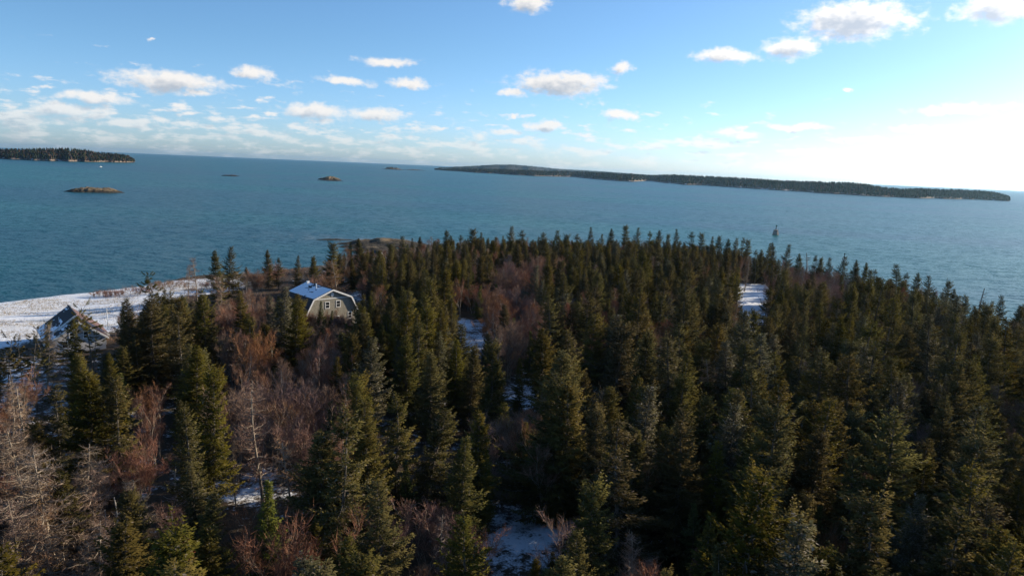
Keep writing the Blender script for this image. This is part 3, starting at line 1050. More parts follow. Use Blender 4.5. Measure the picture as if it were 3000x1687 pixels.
pp = unp(691, 822, 4.6)
pgz = g1(pp[0], pp[1])
ps = empty('wooden_shed', (pp[0], pp[1], pgz), 0.6)
tag(ps, 'tiny pale wooden hut at the shore end of the field', 'hut')
MB().box(-.6, .6, -.5, .5, -.3, 1.7).build('wall', 'flesh_wood', ps)
MB().slab((-.75, -.65, 1.72), (.75, -.65, 1.72), (.75, .65, 2.1), (-.75, .65, 2.1), .08).build('roof', 'wood', ps)
MB().box(-.25, .25, -.53, -.49, -.2, 1.3).build('door', 'wood', ps)

# ------------------------------------------------------------------ tree shapes


def unit(v):
    return v / (np.linalg.norm(v, axis=-1, keepdims=True) + 1e-9)


def cards(C, A, B, L, Wd):
    """diamond sprays: centres C, long axes A, side axes B"""
    n = len(C)
    A, B = unit(A), unit(B)
    L, Wd = L[:, None], Wd[:, None]
    nn = np.cross(A, B)
    V = np.stack([C - A * L * .5, C + B * Wd * .5 - A * L * .08 + nn * Wd * .12, C + A * L * .5 - nn * L * .06, C - B * Wd * .5 - A * L * .08 + nn * Wd * .12], 1)
    F_ = np.arange(n * 4).reshape(n, 4)
    return V.reshape(-1, 3), F_


def spruce(name, seed, H, R, base=0.12, shape=0.9, gap=0.08, droop=0.35, whorl=0.30, club=0.0, grey=0.05, needle='spruce_needles', lean=0.3, dens=1.0, tuft=False, green=0.5):
    rg = np.random.default_rng(seed)
    shape += 0.10
    trunk = MB()
    ph = rg.random(2) * 6.28
    ctr = lambda z: np.stack([lean * np.sin(z / H * 2.2 + ph[0]) * z / H, lean * np.cos(z / H * 1.7 + ph[1]) * z / H, z], -1)
    zz = np.linspace(-0.5, H * 0.985, 9)
    trunk.tube(ctr(zz), np.interp(zz / H, [-.1, 0, .1, 1], [.021 * H, .0165 * H, .0125 * H, .0012 * H]), 7)
    C, A, B, Ls, Ws, T = [], [], [], [], [], []
    z = base * H
    side = rg.random() * 6.28
    while z < H * 0.975:
        t = (z - base * H) / (H * (1 - base))
        pr = ((1 - t) ** shape) * min(1.0, 0.5 + t * 3.2)
        if club:
            pr = max(pr, club * math.exp(-((t - 0.9) / 0.07) ** 2))
        nb = rg.integers(4, 7) if not tuft else rg.integers(2, 5)
        a0 = rg.random() * 6.28
        for k in range(nb):
            a = a0 + k * 6.283 / nb + rg.normal(0, .25)
            if rg.random() < gap * (1.15 - .7 * t) + 0.18 * (1 - .6 * t) * max(0, math.sin(a * 1.0 + side + z * 0.7)):
                continue
            L = (R * pr * rg.uniform(.45, 1.28) * (1 + .16 * math.cos(a - side) + .17 * math.sin(2 * a + .9 * z + side) + .10 * math.sin(1.7 * z + 3 * side)) + .12)
            e0 = np.interp(t, [0, .35, .8, 1], [-.22, .0, .45, 1.1]) + rg.normal(0, .12)
            o = np.array([math.cos(a), math.sin(a), 0])
            sd = np.array([-math.sin(a), math.cos(a), 0])
            up = np.array([0, 0, 1.0])
            st = 0.088 / dens
            m = max(3, int(L / st))
            s = (np.arange(m) + rg.random(m)) / m
            s = 0.14 + 0.86 * s if not tuft else 0.5 + 0.5 * s
            cz = ctr(np.array([z]))[0]
            dz = L * (math.tan(e0) * s * .8 - droop * s * (1.15 - s) + .16 * s ** 3)
            Pm = cz + o * (L * s)[:, None] + up * dz[:, None]
            if L > .5:
                sl_ = np.array([0, .35, .7, 1.0]) * (0.85 if not tuft else .95)
                dzl = L * (math.tan(e0) * sl_ * .8 - droop * sl_ * (1.15 - sl_) + .16 * sl_ ** 3)
                trunk.tube(cz + o * (L * sl_)[:, None] + up * dzl[:, None], (.010 + .009 * L) * np.array([1.2, .8, .5, .2]), 3, cap=False)
            for sg in (-1, 1):
                tl = (0.34 * L * (1.05 - s) + .15) * rg.uniform(.55, 1.25, m)
                tl = np.minimum(tl, .75)
                an = rg.normal(.85, .22, m)
                td = o * np.cos(an)[:, None] + sd * (sg * np.sin(an))[:, None] + up * (rg.normal(-.18, .22, m) + .25 * t)[:, None]
                k2 = np.maximum(1, (tl / .125 + rg.random(m) * .8).astype(int))
                rep = np.repeat(np.arange(m), k2)
                fr_ = (np.concatenate([np.arange(q) for q in k2]) + rg.random(len(rep))) / k2[rep]
                n_ = len(rep)
                cc = Pm[rep] + td[rep] * (tl[rep] * fr_)[:, None] + rg.normal(0, .025, (n_, 3))
                ax = td[rep] + rg.normal(0, .38, (n_, 3)) + o * .25
                bb = np.cross(ax, up + rg.normal(0, .30, (n_, 3)))
                C.append(cc); A.append(ax); B.append(bb)
                Ls.append(rg.uniform(.17, .33, n_)); Ws.append(rg.uniform(.06, .11, n_) * (1 + .35 * t))
                tt = np.clip(rg.normal(green, .10, n_) + rg.normal(0, .13) + .25 * (s[rep] - .5), 0, .76)
                dead = rg.random(n_) < grey * (1.6 - 1.2 * s[rep]) * (1.3 - .6 * t)
                T.append(np.where(dead, rg.uniform(.85, 1, n_), tt))
        z += whorl * rg.uniform(.65, 1.35) * np.interp(t, [0, .4, .75, 1], [1.0, .95, .68, .5])
    # leader
    n_ = 26
    f = rg.random(n_)
    C.append(ctr(H * (.955 + .05 * f)) + rg.normal(0, .03, (n_, 3)))
    A.append(np.stack([rg.normal(0, .5, n_), rg.normal(0, .5, n_), rg.uniform(.4, 1.2, n_)], -1))
    B.append(rg.normal(0, 1, (n_, 3)))
    Ls.append(rg.uniform(.14, .26, n_)); Ws.append(rg.uniform(.05, .09, n_)); T.append(rg.uniform(.3, .7, n_))
    C, A, B = np.vstack(C), np.vstack(A), np.vstack(B)
    out = C - ctr(np.clip(C[:, 2] - .6, 0, H))
    out[:, 2] = np.clip(out[:, 2], -.2, 1) * .5 + .12 * R
    out = unit(out)
    flip = np.einsum('ij,ij->i', np.cross(A, B), out) > 0      # cards are wound so that their front looks out of the crown
    B = np.where(flip[:, None], -B, B)
    V, F_ = cards(C, A, B, np.concatenate(Ls), np.concatenate(Ws))
    own = unit(np.cross(V.reshape(-1, 4, 3)[:, 1] - V.reshape(-1, 4, 3)[:, 3], V.reshape(-1, 4, 3)[:, 2] - V.reshape(-1, 4, 3)[:, 0]))
    own = np.where(np.einsum('ij,ij->i', own, out)[:, None] < 0, -own, own)
    crown = fast_mesh(name + '_crown', V, F_, needle, np.repeat(np.concatenate(T), 4), smooth=True, normals=np.repeat(unit(out * .62 + own * .78), 4, axis=0))
    return dict(H=H, R=R, trunk=trunk.mesh(name + '_trunk', 'spruce_bark'), crown=crown)


class Bare:
    """leafless tree: limbs go into the trunk mesh, fine twigs into the crown mesh"""

    def __init__(self, seed):
        self.rg = np.random.default_rng(seed)
        self.tr, self.V, self.T = MB(), [], []

    def twigs(self, P, D, L, w, tint):
        """slim triangles from P along D"""
        n = len(P)
        D = unit(D)
        sd = unit(np.cross(D, self.rg.normal(0, 1, (n, 3))))
        bend = self.rg.normal(0, .12, (n, 3)) + np.array([0, 0, .08])
        tip = P + (D + bend) * L[:, None]
        self.V.append(np.stack([P - sd * w[:, None] * .5, P + sd * w[:, None] * .5, tip], 1))
        self.T.append(np.repeat(tint, 3))

    def limb(self, p, d, L, r, lev, maxlev, up=.12, spread=.6, ntw=16, twl=.55, tww=.022, kids=(4, 6), wob=.12):
        rg = self.rg
        k = 5
        pts = [np.array(p, float)]
        d = np.array(d, float)
        for i in range(k - 1):
            d = d + rg.normal(0, wob, 3) + np.array([0, 0, up])
            d /= np.linalg.norm(d)
            pts.append(pts[-1] + d * L / (k - 1))
        pts = np.array(pts)
        rad = r * np.linspace(1, .42, k)
        self.tr.tube(pts, rad, 5 if lev < 2 else 3, cap=False)
        if lev >= maxlev:
            n = ntw
            s = rg.random(n) * .85 + .15
            Pb = np.stack([np.interp(s * (k - 1), np.arange(k), pts[:, j]) for j in range(3)], 1)
            D = d[None] * .8 + rg.normal(0, .55, (n, 3)) + np.array([0, 0, .18])
            Lt = twl * rg.uniform(.5, 1.3, n)
            self.twigs(Pb, D, Lt, np.full(n, tww) * rg.uniform(.6, 1.3, n), rg.random(n))
            D2 = D + rg.normal(0, .5, (n, 3))
            self.twigs(Pb + unit(D) * (Lt * .5)[:, None], D2, Lt * .7, np.full(n, tww * .75), rg.random(n))
            return
        nk = rg.integers(*kids)
        for i in range(nk):
            s = rg.uniform(.3, 1.0) if i else 1.0
            pb = np.array([np.interp(s * (k - 1), np.arange(k), pts[:, j]) for j in range(3)])
            az_ = rg.random() * 6.28
            side = np.array([math.cos(az_), math.sin(az_), rg.normal(0, .2)])
            nd = d + side * spread * rg.uniform(.5, 1.2)
            self.limb(pb, unit(nd), L * rg.uniform(.5, .78), r * rg.uniform(.42, .6), lev + 1, maxlev, up, spread, ntw, twl, tww, kids, wob)

    def done(self, name, H, R, bark_m, twig_m):
        V = np.concatenate(self.V).reshape(-1, 3)
        return dict(H=H, R=R, trunk=self.tr.mesh(name + '_trunk', bark_m),
                    crown=fast_mesh(name + '_crown', V, np.arange(len(V)).reshape(-1, 3), twig_m, np.concatenate(self.T)))


def bare_fan(name, seed, H=8.0, stems=1, bark_m='grey_bark'):
    b = Bare(seed)
    for k in range(stems):
        az_ = b.rg.random() * 6.28
        ln = .08 if stems == 1 else .22
        d = np.array([math.cos(az_) * ln, math.sin(az_) * ln, 1])
        p0 = np.array([math.cos(az_) * .35 * (stems > 1), math.sin(az_) * .35 * (stems > 1), -.3])
        hh = H * b.rg.uniform(.8, 1.05)
        b.limb(p0, d, hh * .46, .014 * H / (1 + .35 * (stems - 1)), 0, 3, .10, .62, 15 if stems == 1 else 11, .62, .026, (4, 6))
    return b.done(name, H, H * .27, bark_m, 'red_twigs')


def bare_slim(name, seed, H=9.0):
    b = Bare(seed)
    rg = b.rg
    zs = np.linspace(-.3, H * .95, 8)
    ax = np.stack([.25 * np.sin(zs * .5 + seed), .25 * np.cos(zs * .4), zs], -1)
    b.tr.tube(ax, np.linspace(.085, .02, 8), 6)
    for z in np.linspace(H * .35, H * .95, 26):
        a = rg.random() * 6.28
        p = np.array([np.interp(z, zs, ax[:, 0]), np.interp(z, zs, ax[:, 1]), z])
        b.limb(p, (math.cos(a) * .7, math.sin(a) * .7, .75), (H - z) * .38 + .55, .022, 2, 3, .14, .5, 12, .6, .026, (3, 5))
    return b.done(name, H, H * .16, 'pale_bark', 'red_twigs')


def bare_larch(name, seed, H=11.0, R=3.0, broken=0.0, spread=1.0, ntw=1.0):
    b = Bare(seed)
    rg = b.rg
    zs = np.linspace(-.4, H * (1 - broken), 9)
    ph = rg.random() * 6
    ax = np.stack([.5 * np.sin(zs * .28 + ph) - .5 * math.sin(ph), .5 * np.cos(zs * .23 + ph) - .5 * math.cos(ph), zs], -1)
    b.tr.tube(ax, np.interp(zs / H, [-.1, 0, 1], [.019 * H, .015 * H, .003 * H]), 7)
    z = H * .18
    while z < H * (1 - broken) * .98:
        t = z / H
        for k in range(rg.integers(2, 5)):
            a = rg.random() * 6.28
            p = np.array([np.interp(z, zs, ax[:, 0]), np.interp(z, zs, ax[:, 1]), z])
            L = R * spread * (1.05 - t) ** .75 * rg.uniform(.35, 1.15) + .25
            o = np.array([math.cos(a), math.sin(a), 0])
            m = 6
            s = np.linspace(0, 1, m)
            wv = np.cumsum(rg.normal(0, .09, (m, 3)), 0) * L * .5
            pts = p + o * (L * s)[:, None] + np.array([0, 0, 1.0]) * (L * (-.12 * s + .30 * s ** 2.5))[:, None] + wv
            pts[0] = p
            b.tr.tube(pts, (.020 + .013 * L) * np.linspace(1.2, .25, m), 4, cap=False)
            n = int(L * 15 * ntw) + 4
            q = rg.random(n) * .9 + .1
            Pb = np.stack([np.interp(q * (m - 1), np.arange(m), pts[:, j]) for j in range(3)], 1)
            D = o * rg.uniform(.1, .8, n)[:, None] + np.cross(o, [0, 0, 1.0]) * rg.normal(0, .8, n)[:, None] + np.array([0, 0, 1.0]) * rg.normal(.05, .45, n)[:, None]
            Lt = rg.uniform(.3, .85, n)
            b.twigs(Pb, D, Lt, rg.uniform(.018, .036, n), rg.random(n))
            b.twigs(Pb + unit(D) * (Lt * .45)[:, None], D + rg.normal(0, .6, (n, 3)), Lt * .65, rg.uniform(.014, .026, n), rg.random(n))
        z += rg.uniform(.18, .5)
    return b.done(name, H, R, 'grey_bark', 'tan_twigs')


def thicket(name, seed, H=2.4, R=1.8):
    b = Bare(seed)
    rg = b.rg
    for k in range(26):
        a, r_ = rg.random() * 6.28, R * math.sqrt(rg.random())
        hh = H * (1.05 - .5 * (r_ / R) ** 2)
        b.limb((r_ * math.cos(a), r_ * math.sin(a), -.2), (math.cos(a) * .25, math.sin(a) * .25, 1), hh * .55, .02, 2, 3, .1, .55, 13, .5, .024, (3, 5))
    return b.done(name, H, R, 'grey_bark', 'red_twigs')


def snag(name, seed, H=7.0):
    b = Bare(seed)
    rg = b.rg
    zs = np.linspace(-.3, H, 8)
    ax = np.stack([.3 * np.sin(zs * .6 + seed), .3 * np.cos(zs * .5), zs], -1)
    b.tr.tube(ax, np.linspace(.16, .05, 8), 7)
    for k in range(26):
        z = rg.uniform(.2, 1.0) * H
        a = rg.random() * 6.28
        p = np.array([np.interp(z, zs, ax[:, 0]), np.interp(z, zs, ax[:, 1]), z])
        L = rg.uniform(.3, 1.6) * (1.15 - z / H)+.2
        pts = p + np.array([[math.cos(a) * L * s, math.sin(a) * L * s, .25 * L * s * s + rg.normal(0, .05)] for s in (0, .35, .7, 1)])
        b.tr.tube(pts, [.05, .035, .022, .008], 4, cap=False)
        n = 8
        b.twigs(pts[rg.integers(1, 4, n)], rg.normal(0, 1, (n, 3)), rg.uniform(.15, .5, n), np.full(n, .02), rg.random(n))
    return b.done(name, H, 1.3, 'pale_bark', 'tan_twigs')


SP = [  # looks of the spruces, with the word each is known by
    ('dense conical', spruce('spruce', 1, 13, 3.0, .06, .72, .05, .34, .33)),
    ('slender pointed', spruce('spruce', 2, 14, 2.2, .08, .70, .09, .38, .34)),
    ('ragged open', spruce('spruce', 3, 13.5, 3.0, .14, .58, .22, .42, .42, grey=.14, lean=.6)),
    ('broad heavy', spruce('spruce', 4, 13, 3.8, .05, .70, .08, .44, .40)),
    ('grey lichened', spruce('spruce', 5, 13, 2.8, .08, .64, .15, .42, .35, grey=.34, needle='lichen_spruce_needles', lean=.5)),
    ('club topped', spruce('spruce', 6, 14, 2.6, .12, .56, .15, .36, .33, club=.46, grey=.10)),
    ('full sided', spruce('spruce', 7, 12.5, 3.2, .05, .64, .07, .30, .33, green=.58)),
    ('thin crowned', spruce('spruce', 8, 15, 2.5, .26, .54, .26, .40, .38, grey=.16, lean=.7)),
    ('neat young', spruce('spruce', 9, 9, 2.2, .03, 1.0, .03, .20, .27, needle='young_spruce_needles', grey=.03, lean=.15)),
    ('lopsided', spruce('spruce', 10, 13, 3.1, .10, .56, .20, .45, .34, grey=.12, lean=.9)),
    ('bushy olive', spruce('spruce', 11, 12, 3.3, .05, .60, .08, .36, .34, green=.64)),
]
PINE = [('sparse tufted', spruce('pine', 21, 11, 2.4, .30, .35, .30, .10, .55, club=.5, tuft=True, grey=.05, lean=1.0, dens=1.3)),
        ('flat topped', spruce('pine', 22, 9.5, 2.2, .45, .25, .25, .05, .5, club=.8, tuft=True, grey=.04, lean=.8, dens=1.4))]
DEADSP = [('rust brown dead', spruce('dead_spruce', 31, 7, 1.5, .05, .8, .18, .35, .30, needle='dead_needles', grey=.3))]
FAN = [('fan shaped', bare_fan('bare_tree', 41, 8.5)), ('round headed', bare_fan('bare_tree', 42, 8)), ('wide forked', bare_fan('bare_tree', 43, 9, 2)),
       ('many stemmed', bare_fan('bare_tree', 44, 7, 4)), ('upright twiggy', bare_fan('bare_tree', 45, 8.5, 3, 'pale_bark'))]
SLIM = [('slim pale stemmed', bare_slim('birch', 51, 10)), ('thin whippy', bare_slim('birch', 52, 8.5))]
LARCH = [('gaunt', bare_larch('larch', 61, 12, 2.8)), ('wide limbed', bare_larch('larch', 62, 12, 4.2, .06, 1.15, 1.1)), ('crooked', bare_larch('larch', 63, 11, 3.2, .1)), ('spire shaped', bare_larch('larch', 64, 12, 2.0))]
SNAG = [('bleached', snag('snag', 71)), ('broken topped', snag('snag', 72, 6))]
BUSH = [('low rounded', thicket('thicket', 81)), ('spreading', thicket('thicket', 82, 1.9, 2.3))]

# ------------------------------------------------------------------ where the trees stand
Z4 = lambda x, y: (x / 2.576, 560 + y / 2.576)
Z5 = lambda x, y: (1000 + x / 2.576, 560 + y / 2.576)
Z6 = lambda x, y: (2000 + x / 2.576, 560 + y / 2.576)
B1 = lambda x, y: (x / 2.556, 1120 + y / 2.556)
B2 = lambda x, y: (1000 + x / 2.556, 1120 + y / 2.556)
B3 = lambda x, y: (2000 + x / 2.556, 1120 + y / 2.556)
TREES = []      # kind list, index, x, y, z, height, width factor, label or None, family


def put(fam, kinds, i, px, py, h, wf=1.0, label=None):
    x, y, z = tip_pos(px, py, h)
    TREES.append([fam, kinds, i, x, y, z, h, wf, label, True])


# prominent spruces, read off the photograph by their tips
for k, (x, y, h, i, wf, lab) in enumerate([
    (*Z4(1635, 450), 13.5, 0, 1.0, 'dark conical spruce of the shore pair behind the snowy field, nearer the field'),
    (*Z4(1720, 418), 14, 3, .85, 'taller dark conical spruce of the shore pair behind the snowy field'),
    (*Z4(2025, 445), 11, 0, .9, 'dark spruce standing alone on the shore between the pair and the point'),
    (*Z4(2100, 500), 9, 2, 1, None), (*Z4(2245, 485), 11, 1, 1, None), (*Z4(2365, 492), 11, 6, .9, None), (*Z4(1860, 570), 6, 0, 1, None),
    (*Z4(2495, 392), 14, 5, 1.1, None), (*Z4(990, 800), 12, 9, .9, None), (*Z4(930, 835), 9, 1, .8, None), (*Z4(1250, 735), 13, 1, .9, None), (*Z4(1160, 800), 15, 10, 1.15, None),
    (*Z4(1340, 760), 14, 2, 1, None), (*Z4(1415, 800), 13, 7, 1, None), (*Z4(1525, 742), 15, 7, .9, 'tall thin crowned spruce with bare pale trunk in the olive clump'),
    (*Z4(1080, 900), 12, 0, 1, None), (*Z4(960, 930), 12, 10, 1, None), (*Z4(1600, 880), 12, 2, 1, None), (*Z4(1810, 745), 13, 1, 1.1, None), (*Z4(1900, 960), 9, 2, 1, None),
    (*Z4(2150, 725), 15, 4, .9, 'grey tipped spruce reaching up to the gambrel house roof'), (*Z4(2060, 775), 13, 4, .8, None), (*Z4(2230, 860), 13, 10, 1, None),
    (*Z4(2430, 830), 8.5, 8, .8, 'neat young spruce directly before the gambrel house gable'), (*Z4(2500, 900), 6.5, 8, .8, 'smaller young spruce beside the one before the gable'),
    (*Z4(600, 1215), 11, 6, .8, None), (*Z4(650, 1235), 11, 10, .8, None), (*Z4(910, 1365), 8, 8, .9, None), (*Z4(2080, 1325), 7, 10, .8, None), (*Z4(1480, 1375), 8, 6, .9, None),
    (*Z4(330, 990), 9, 5, .6, None), (*Z4(560, 960), 11, 2, .8, None),
    (*Z5(65, 380), 12, 1, 1, None), (*Z5(140, 358), 13, 0, .9, None), (*Z5(225, 440), 11, 10, .8, None), (*Z5(380, 400), 12, 5, 1, None), (*Z5(455, 335), 15, 4, .9, None), (*Z5(545, 355), 12, 1, .9, None), (*Z5(600, 345), 12, 0, .9, None),
    (*Z5(710, 375), 12, 3, .8, None), (*Z5(785, 303), 14, 5, .8, None), (*Z5(850, 335), 12.5, 9, .8, None), (*Z5(897, 333), 12.5, 2, .8, None), (*Z5(985, 290), 15, 5, 1, None), (*Z5(1045, 308), 14, 1, .9, None),
    (*Z5(1165, 345), 13.5, 3, .7, None), (*Z5(1212, 335), 13, 1, .8, None), (*Z5(1285, 263), 16, 4, .9, 'tallest lichened spruce of the skyline above the central thicket'), (*Z5(1385, 298), 15, 2, 1, None), (*Z5(1495, 308), 14.5, 9, .9, None),
    (*Z5(1615, 295), 15, 3, .9, 'broad round topped spruce in the middle of the shore skyline'), (*Z5(1700, 330), 14, 5, .9, None), (*Z5(1790, 325), 14, 2, .9, None), (*Z5(1880, 270), 15.5, 1, 1, None), (*Z5(1955, 322), 13.5, 4, .8, None),
    (*Z5(2040, 285), 15, 0, .9, None), (*Z5(2145, 262), 15.5, 5, 1, None), (*Z5(2230, 275), 15, 3, .8, None), (*Z5(2310, 300), 14, 2, .9, None), (*Z5(2390, 292), 14.5, 9, .9, None), (*Z5(2525, 285), 15, 1, 1.1, None), (*Z5(2470, 330), 13, 5, .8, None),
    (*Z5(570, 668), 13, 5, .9, 'club topped spruce, one of two beside the bare trees right of the gambrel house'), (*Z5(668, 662), 13, 6, .8, 'olive spruce, second of two beside the bare trees right of the gambrel house'),
    (*Z5(360, 790), 13, 0, .9, None), (*Z5(255, 870), 10, 10, .8, None), (*Z5(1180, 700), 9, 8, 1, None), (*Z5(1040, 715), 8, 8, .9, None), (*Z5(1240, 855), 11, 0, .9, None), (*Z5(1600, 778), 15, 7, 1, None), (*Z5(1640, 850), 13, 10, 1, None),
    (*Z5(1860, 760), 15, 3, .9, None), (*Z5(1920, 620), 14, 10, 1, None), (*Z5(2100, 560), 14, 6, 1, None), (*Z5(1460, 560), 13, 4, 1, None), (*Z5(1900, 930), 14, 10, 1, None), (*Z5(2050, 940), 13, 9, 1, None), (*Z5(2420, 785), 14, 3, .9, None),
    (*Z5(600, 1000), 14, 2, .9, None), (*Z5(910, 1010), 13, 3, .9, 'layered spruce at the near end of the snowy path'), (*Z5(760, 890), 13, 7, 1, None), (*Z5(510, 1090), 13, 0, 1, None), (*Z5(1100, 1070), 9, 6, .8, 'small bright spruce just right of the snowy path'),
    (*Z5(190, 1090), 14, 4, 1, 'bleached lichened spruce in the centre left of the wood'), (*Z5(690, 1220), 12, 6, .9, None), (*Z5(985, 1165), 12, 6, .8, None), (*Z5(1640, 1200), 15, 10, 1, None), (*Z5(1540, 1340), 9, 6, .9, None), (*Z5(1430, 1060), 8, 8, .8, None),
    (*Z5(60, 1090), 12, 6, .8, None), (*Z5(1360, 1260), 9, 1, .9, None),
    (1117, 744, 14, 2, .9, None), (1136, 740, 14, 9, .8, None), (1098, 750, 12, 0, .8, None),
    (*Z6(85, 310), 15.5, 2, 1, None), (*Z6(160, 322), 15, 5, .9, None), (*Z6(225, 340), 14.5, 1, .9, None), (*Z6(270, 335), 15, 9, .9, None), (*Z6(345, 360), 14, 0, .9, None), (*Z6(410, 352), 14.5, 7, .9, None), (*Z6(450, 352), 14, 2, .8, None), (*Z6(500, 372), 14, 5, .9, None),
    (*Z6(600, 440), 12, 0, .9, None), (*Z6(655, 392), 14, 1, .9, None), (*Z6(700, 388), 14, 0, .9, None), (*Z6(790, 400), 14, 3, .85, None), (*Z6(565, 445), 12, 2, .8, None), (*Z6(895, 472), 13, 0, .9, None), (*Z6(1000, 483), 13, 2, .9, None), (*Z6(1045, 500), 12.5, 6, .8, None),
    (*Z6(1115, 503), 13, 3, .8, None), (*Z6(1215, 493), 13.5, 3, 1.05, 'broad umbrella topped spruce on the shore below the channel marker'), (*Z6(1280, 535), 12.5, 9, .9, None), (*Z6(1320, 518), 13, 1, .9, None), (*Z6(1385, 537), 12.5, 0, .8, None), (*Z6(1435, 517), 13, 5, .9, None), (*Z6(1475, 523), 13, 2, .9, None),
    (*Z6(1640, 555), 14, 3, 1.1, 'broad dark spruce with peaked crown on the right hand shore skyline'), (*Z6(1710, 620), 12, 2, .9, None), (*Z6(1780, 618), 13, 0, .9, None), (*Z6(1880, 640), 13.5, 3, .9, None), (*Z6(2000, 680), 13, 5, .9, None), (*Z6(2060, 740), 12, 0, .9, None),
    (*Z6(2170, 785), 12, 9, 1, None), (*Z6(2330, 760), 13, 2, .9, None), (*Z6(2405, 742), 14, 3, .9, 'dark heavy spruce beside the dead snag at the right edge of the shore'), (*Z6(2540, 862), 13, 0, 1, None), (*Z6(2590, 860), 13, 6, 1, None),
    (*Z6(190, 580), 13, 1, 1, None), (*Z6(60, 540), 13, 10, 1, None), (*Z6(265, 610), 13, 4, .8, None), (*Z6(700, 510), 13, 9, .9, None), (*Z6(770, 590), 12, 10, 1, None), (*Z6(520, 890), 14, 6, 1, 'olive spruce standing before the bright snow clearing'), (*Z6(420, 660), 13, 7, .8, None), (*Z6(640, 720), 13, 2, .9, None),
    (*Z6(880, 690), 13, 3, .9, None), (*Z6(920, 920), 14, 3, 1, None), (*Z6(740, 850), 13, 9, 1, None), (*Z6(1235, 970), 14, 0, 1, None), (*Z6(1360, 920), 14, 4, 1, None), (*Z6(1690, 1020), 14, 10, 1, None), (*Z6(1500, 700), 13, 3, 1, None), (*Z6(1950, 800), 13, 9, 1, None), (*Z6(2390, 960), 14, 6, 1, None), (*Z6(1000, 960), 13, 1, 1, None),
    (*Z6(370, 1140), 13, 4, 1.1, 'bleached grey spruce in the deep shade right of centre'), (*Z6(2090, 1060), 13, 2, 1, None), (*Z6(340, 880), 13, 3, .9, None),
    (*B1(410, 20), 12, 2, .9, None), (*B1(640, -60), 13.5, 6, 1, 'bright olive spruce left of centre, tallest of its lit clump'), (*B1(880, -20), 13, 9, 1, None), (*B1(1390, 185), 13, 7, .9, 'olive spruce with bare pale trunk, nearer of two before the dark gap'),
    (*B1(1575, -90), 15, 5, .8, 'taller club topped spruce of two before the dark gap'), (*B1(1958, 725), 10, 8, .85, 'bright green young spruce standing in the shaded snow glade'), (*B1(2470, 140), 9, 8, .9, None), (*B1(620, 860), 6, 8, .9, None),
    (*B1(240, 260), 9, 10, .9, None), (*B1(1000, 800), 9, 6, 1, None), (*B1(1500, 850), 8, 9, 1, None), (*B1(1540, 1080), 9, 6, 1, None), (*B1(920, 1050), 11, 10, 1.1, None), (*B1(1660, 1250), 7, 2, .9, None), (*B1(560, 650), 9, 9, 1, None),
    (*B2(200, 100), 13, 1, .9, None), (*B2(245, 270), 14, 0, .95, 'sharp pointed spruce with sunlit edge beside the black gap'), (*B2(920, 370), 13, 1, 1.1, None), (*B2(490, 600), 7, 8, .9, 'small pale spruce alone in the black gap'), (*B2(330, 725), 13, 3, .9, None), (*B2(1330, 285), 8.5, 1, 1, None),
    (*B2(1600, -40), 15, 10, 1.1, 'large olive spruce in the middle of the near wood'), (*B2(1700, -20), 15, 6, 1, None), (*B2(2280, 40), 14, 4, 1.0, 'lichened spruce at centre right, sunlit on one side'), (*B2(1430, 1310), 6, 6, .8, 'short spruce tip at the bottom edge, first of two by the snow'),
    (*B2(1580, 1262), 7, 1, .8, 'short spruce tip at the bottom edge, second of two by the snow'), (*B2(60, 1150), 10, 0, 1, None), (*B2(640, 180), 12, 9, 1, None), (*B2(420, 80), 13, 2, 1, None), (*B2(1050, 200), 13, 0, .9, None), (*B2(2000, 330), 12, 2, 1, None), (*B2(1790, 1120), 11, 3, .9, None),
    (*B3(620, 365), 14, 6, 1.05, 'broad conical spruce with sunlit right edge in the near wood'), (*B3(280, 435), 12, 1, 1.1, None), (*B3(10, 300), 13.5, 10, 1, None), (*B3(930, 805), 11, 6, .9, None), (*B3(200, 985), 11, 1, 1, None), (*B3(400, 1120), 10, 10, 1, None),
    (*B3(2000, 110), 13, 0, .9, None), (*B3(2200, 285), 14, 2, 1.1, None), (*B3(1590, -20), 15, 4, .9, 'pale grey spruce top catching the sun in the right hand wood'), (*B3(1750, 810), 12, 4, .9, None), (*B3(1300, 560), 12, 3, 1, None), (*B3(1150, 150), 14, 3, 1, None), (*B3(2400, 900), 13, 9, 1, None), (*B3(420, 60), 14, 3, 1, None),
]):
    put('spruce', SP, i, x, y, h, wf * 1.13, lab)
# pines by the field and the gabled house
for x, y, h, i, lab in [(*Z4(1158, 600), 14, 0, 'spindly tufted pine standing above the clump at the field edge'), (*Z4(665, 886), 10, 1, 'flat tufted pine top rising over the red brown roof'),
                        (*Z4(565, 912), 11.5, 0, 'tufted pine growing across the front of the gabled house'), (*Z4(245, 1022), 9, 0, 'pine leaning at the field side of the gabled house'),
                        (*Z4(40, 1140), 9, 1, 'flat topped dark pine at the left edge below the field'), (*Z4(150, 1162), 8.5, 1, 'dark tufted pine second from the left edge below the field'),
                        (*Z4(700, 1060), 9, 1, 'dark pine covering the right end of the gabled house front'), (*Z4(520, 1080), 8, 0, 'low dark pine before the grey wall of the gabled house'), (*Z4(95, 1210), 9, 0, 'ragged pine third from the left edge below the field'), (*Z4(250, 1180), 9, 1, 'dark pine below the left eave of the gabled house')]:
    put('pine', PINE, i, x, y, h, 1.0, lab)
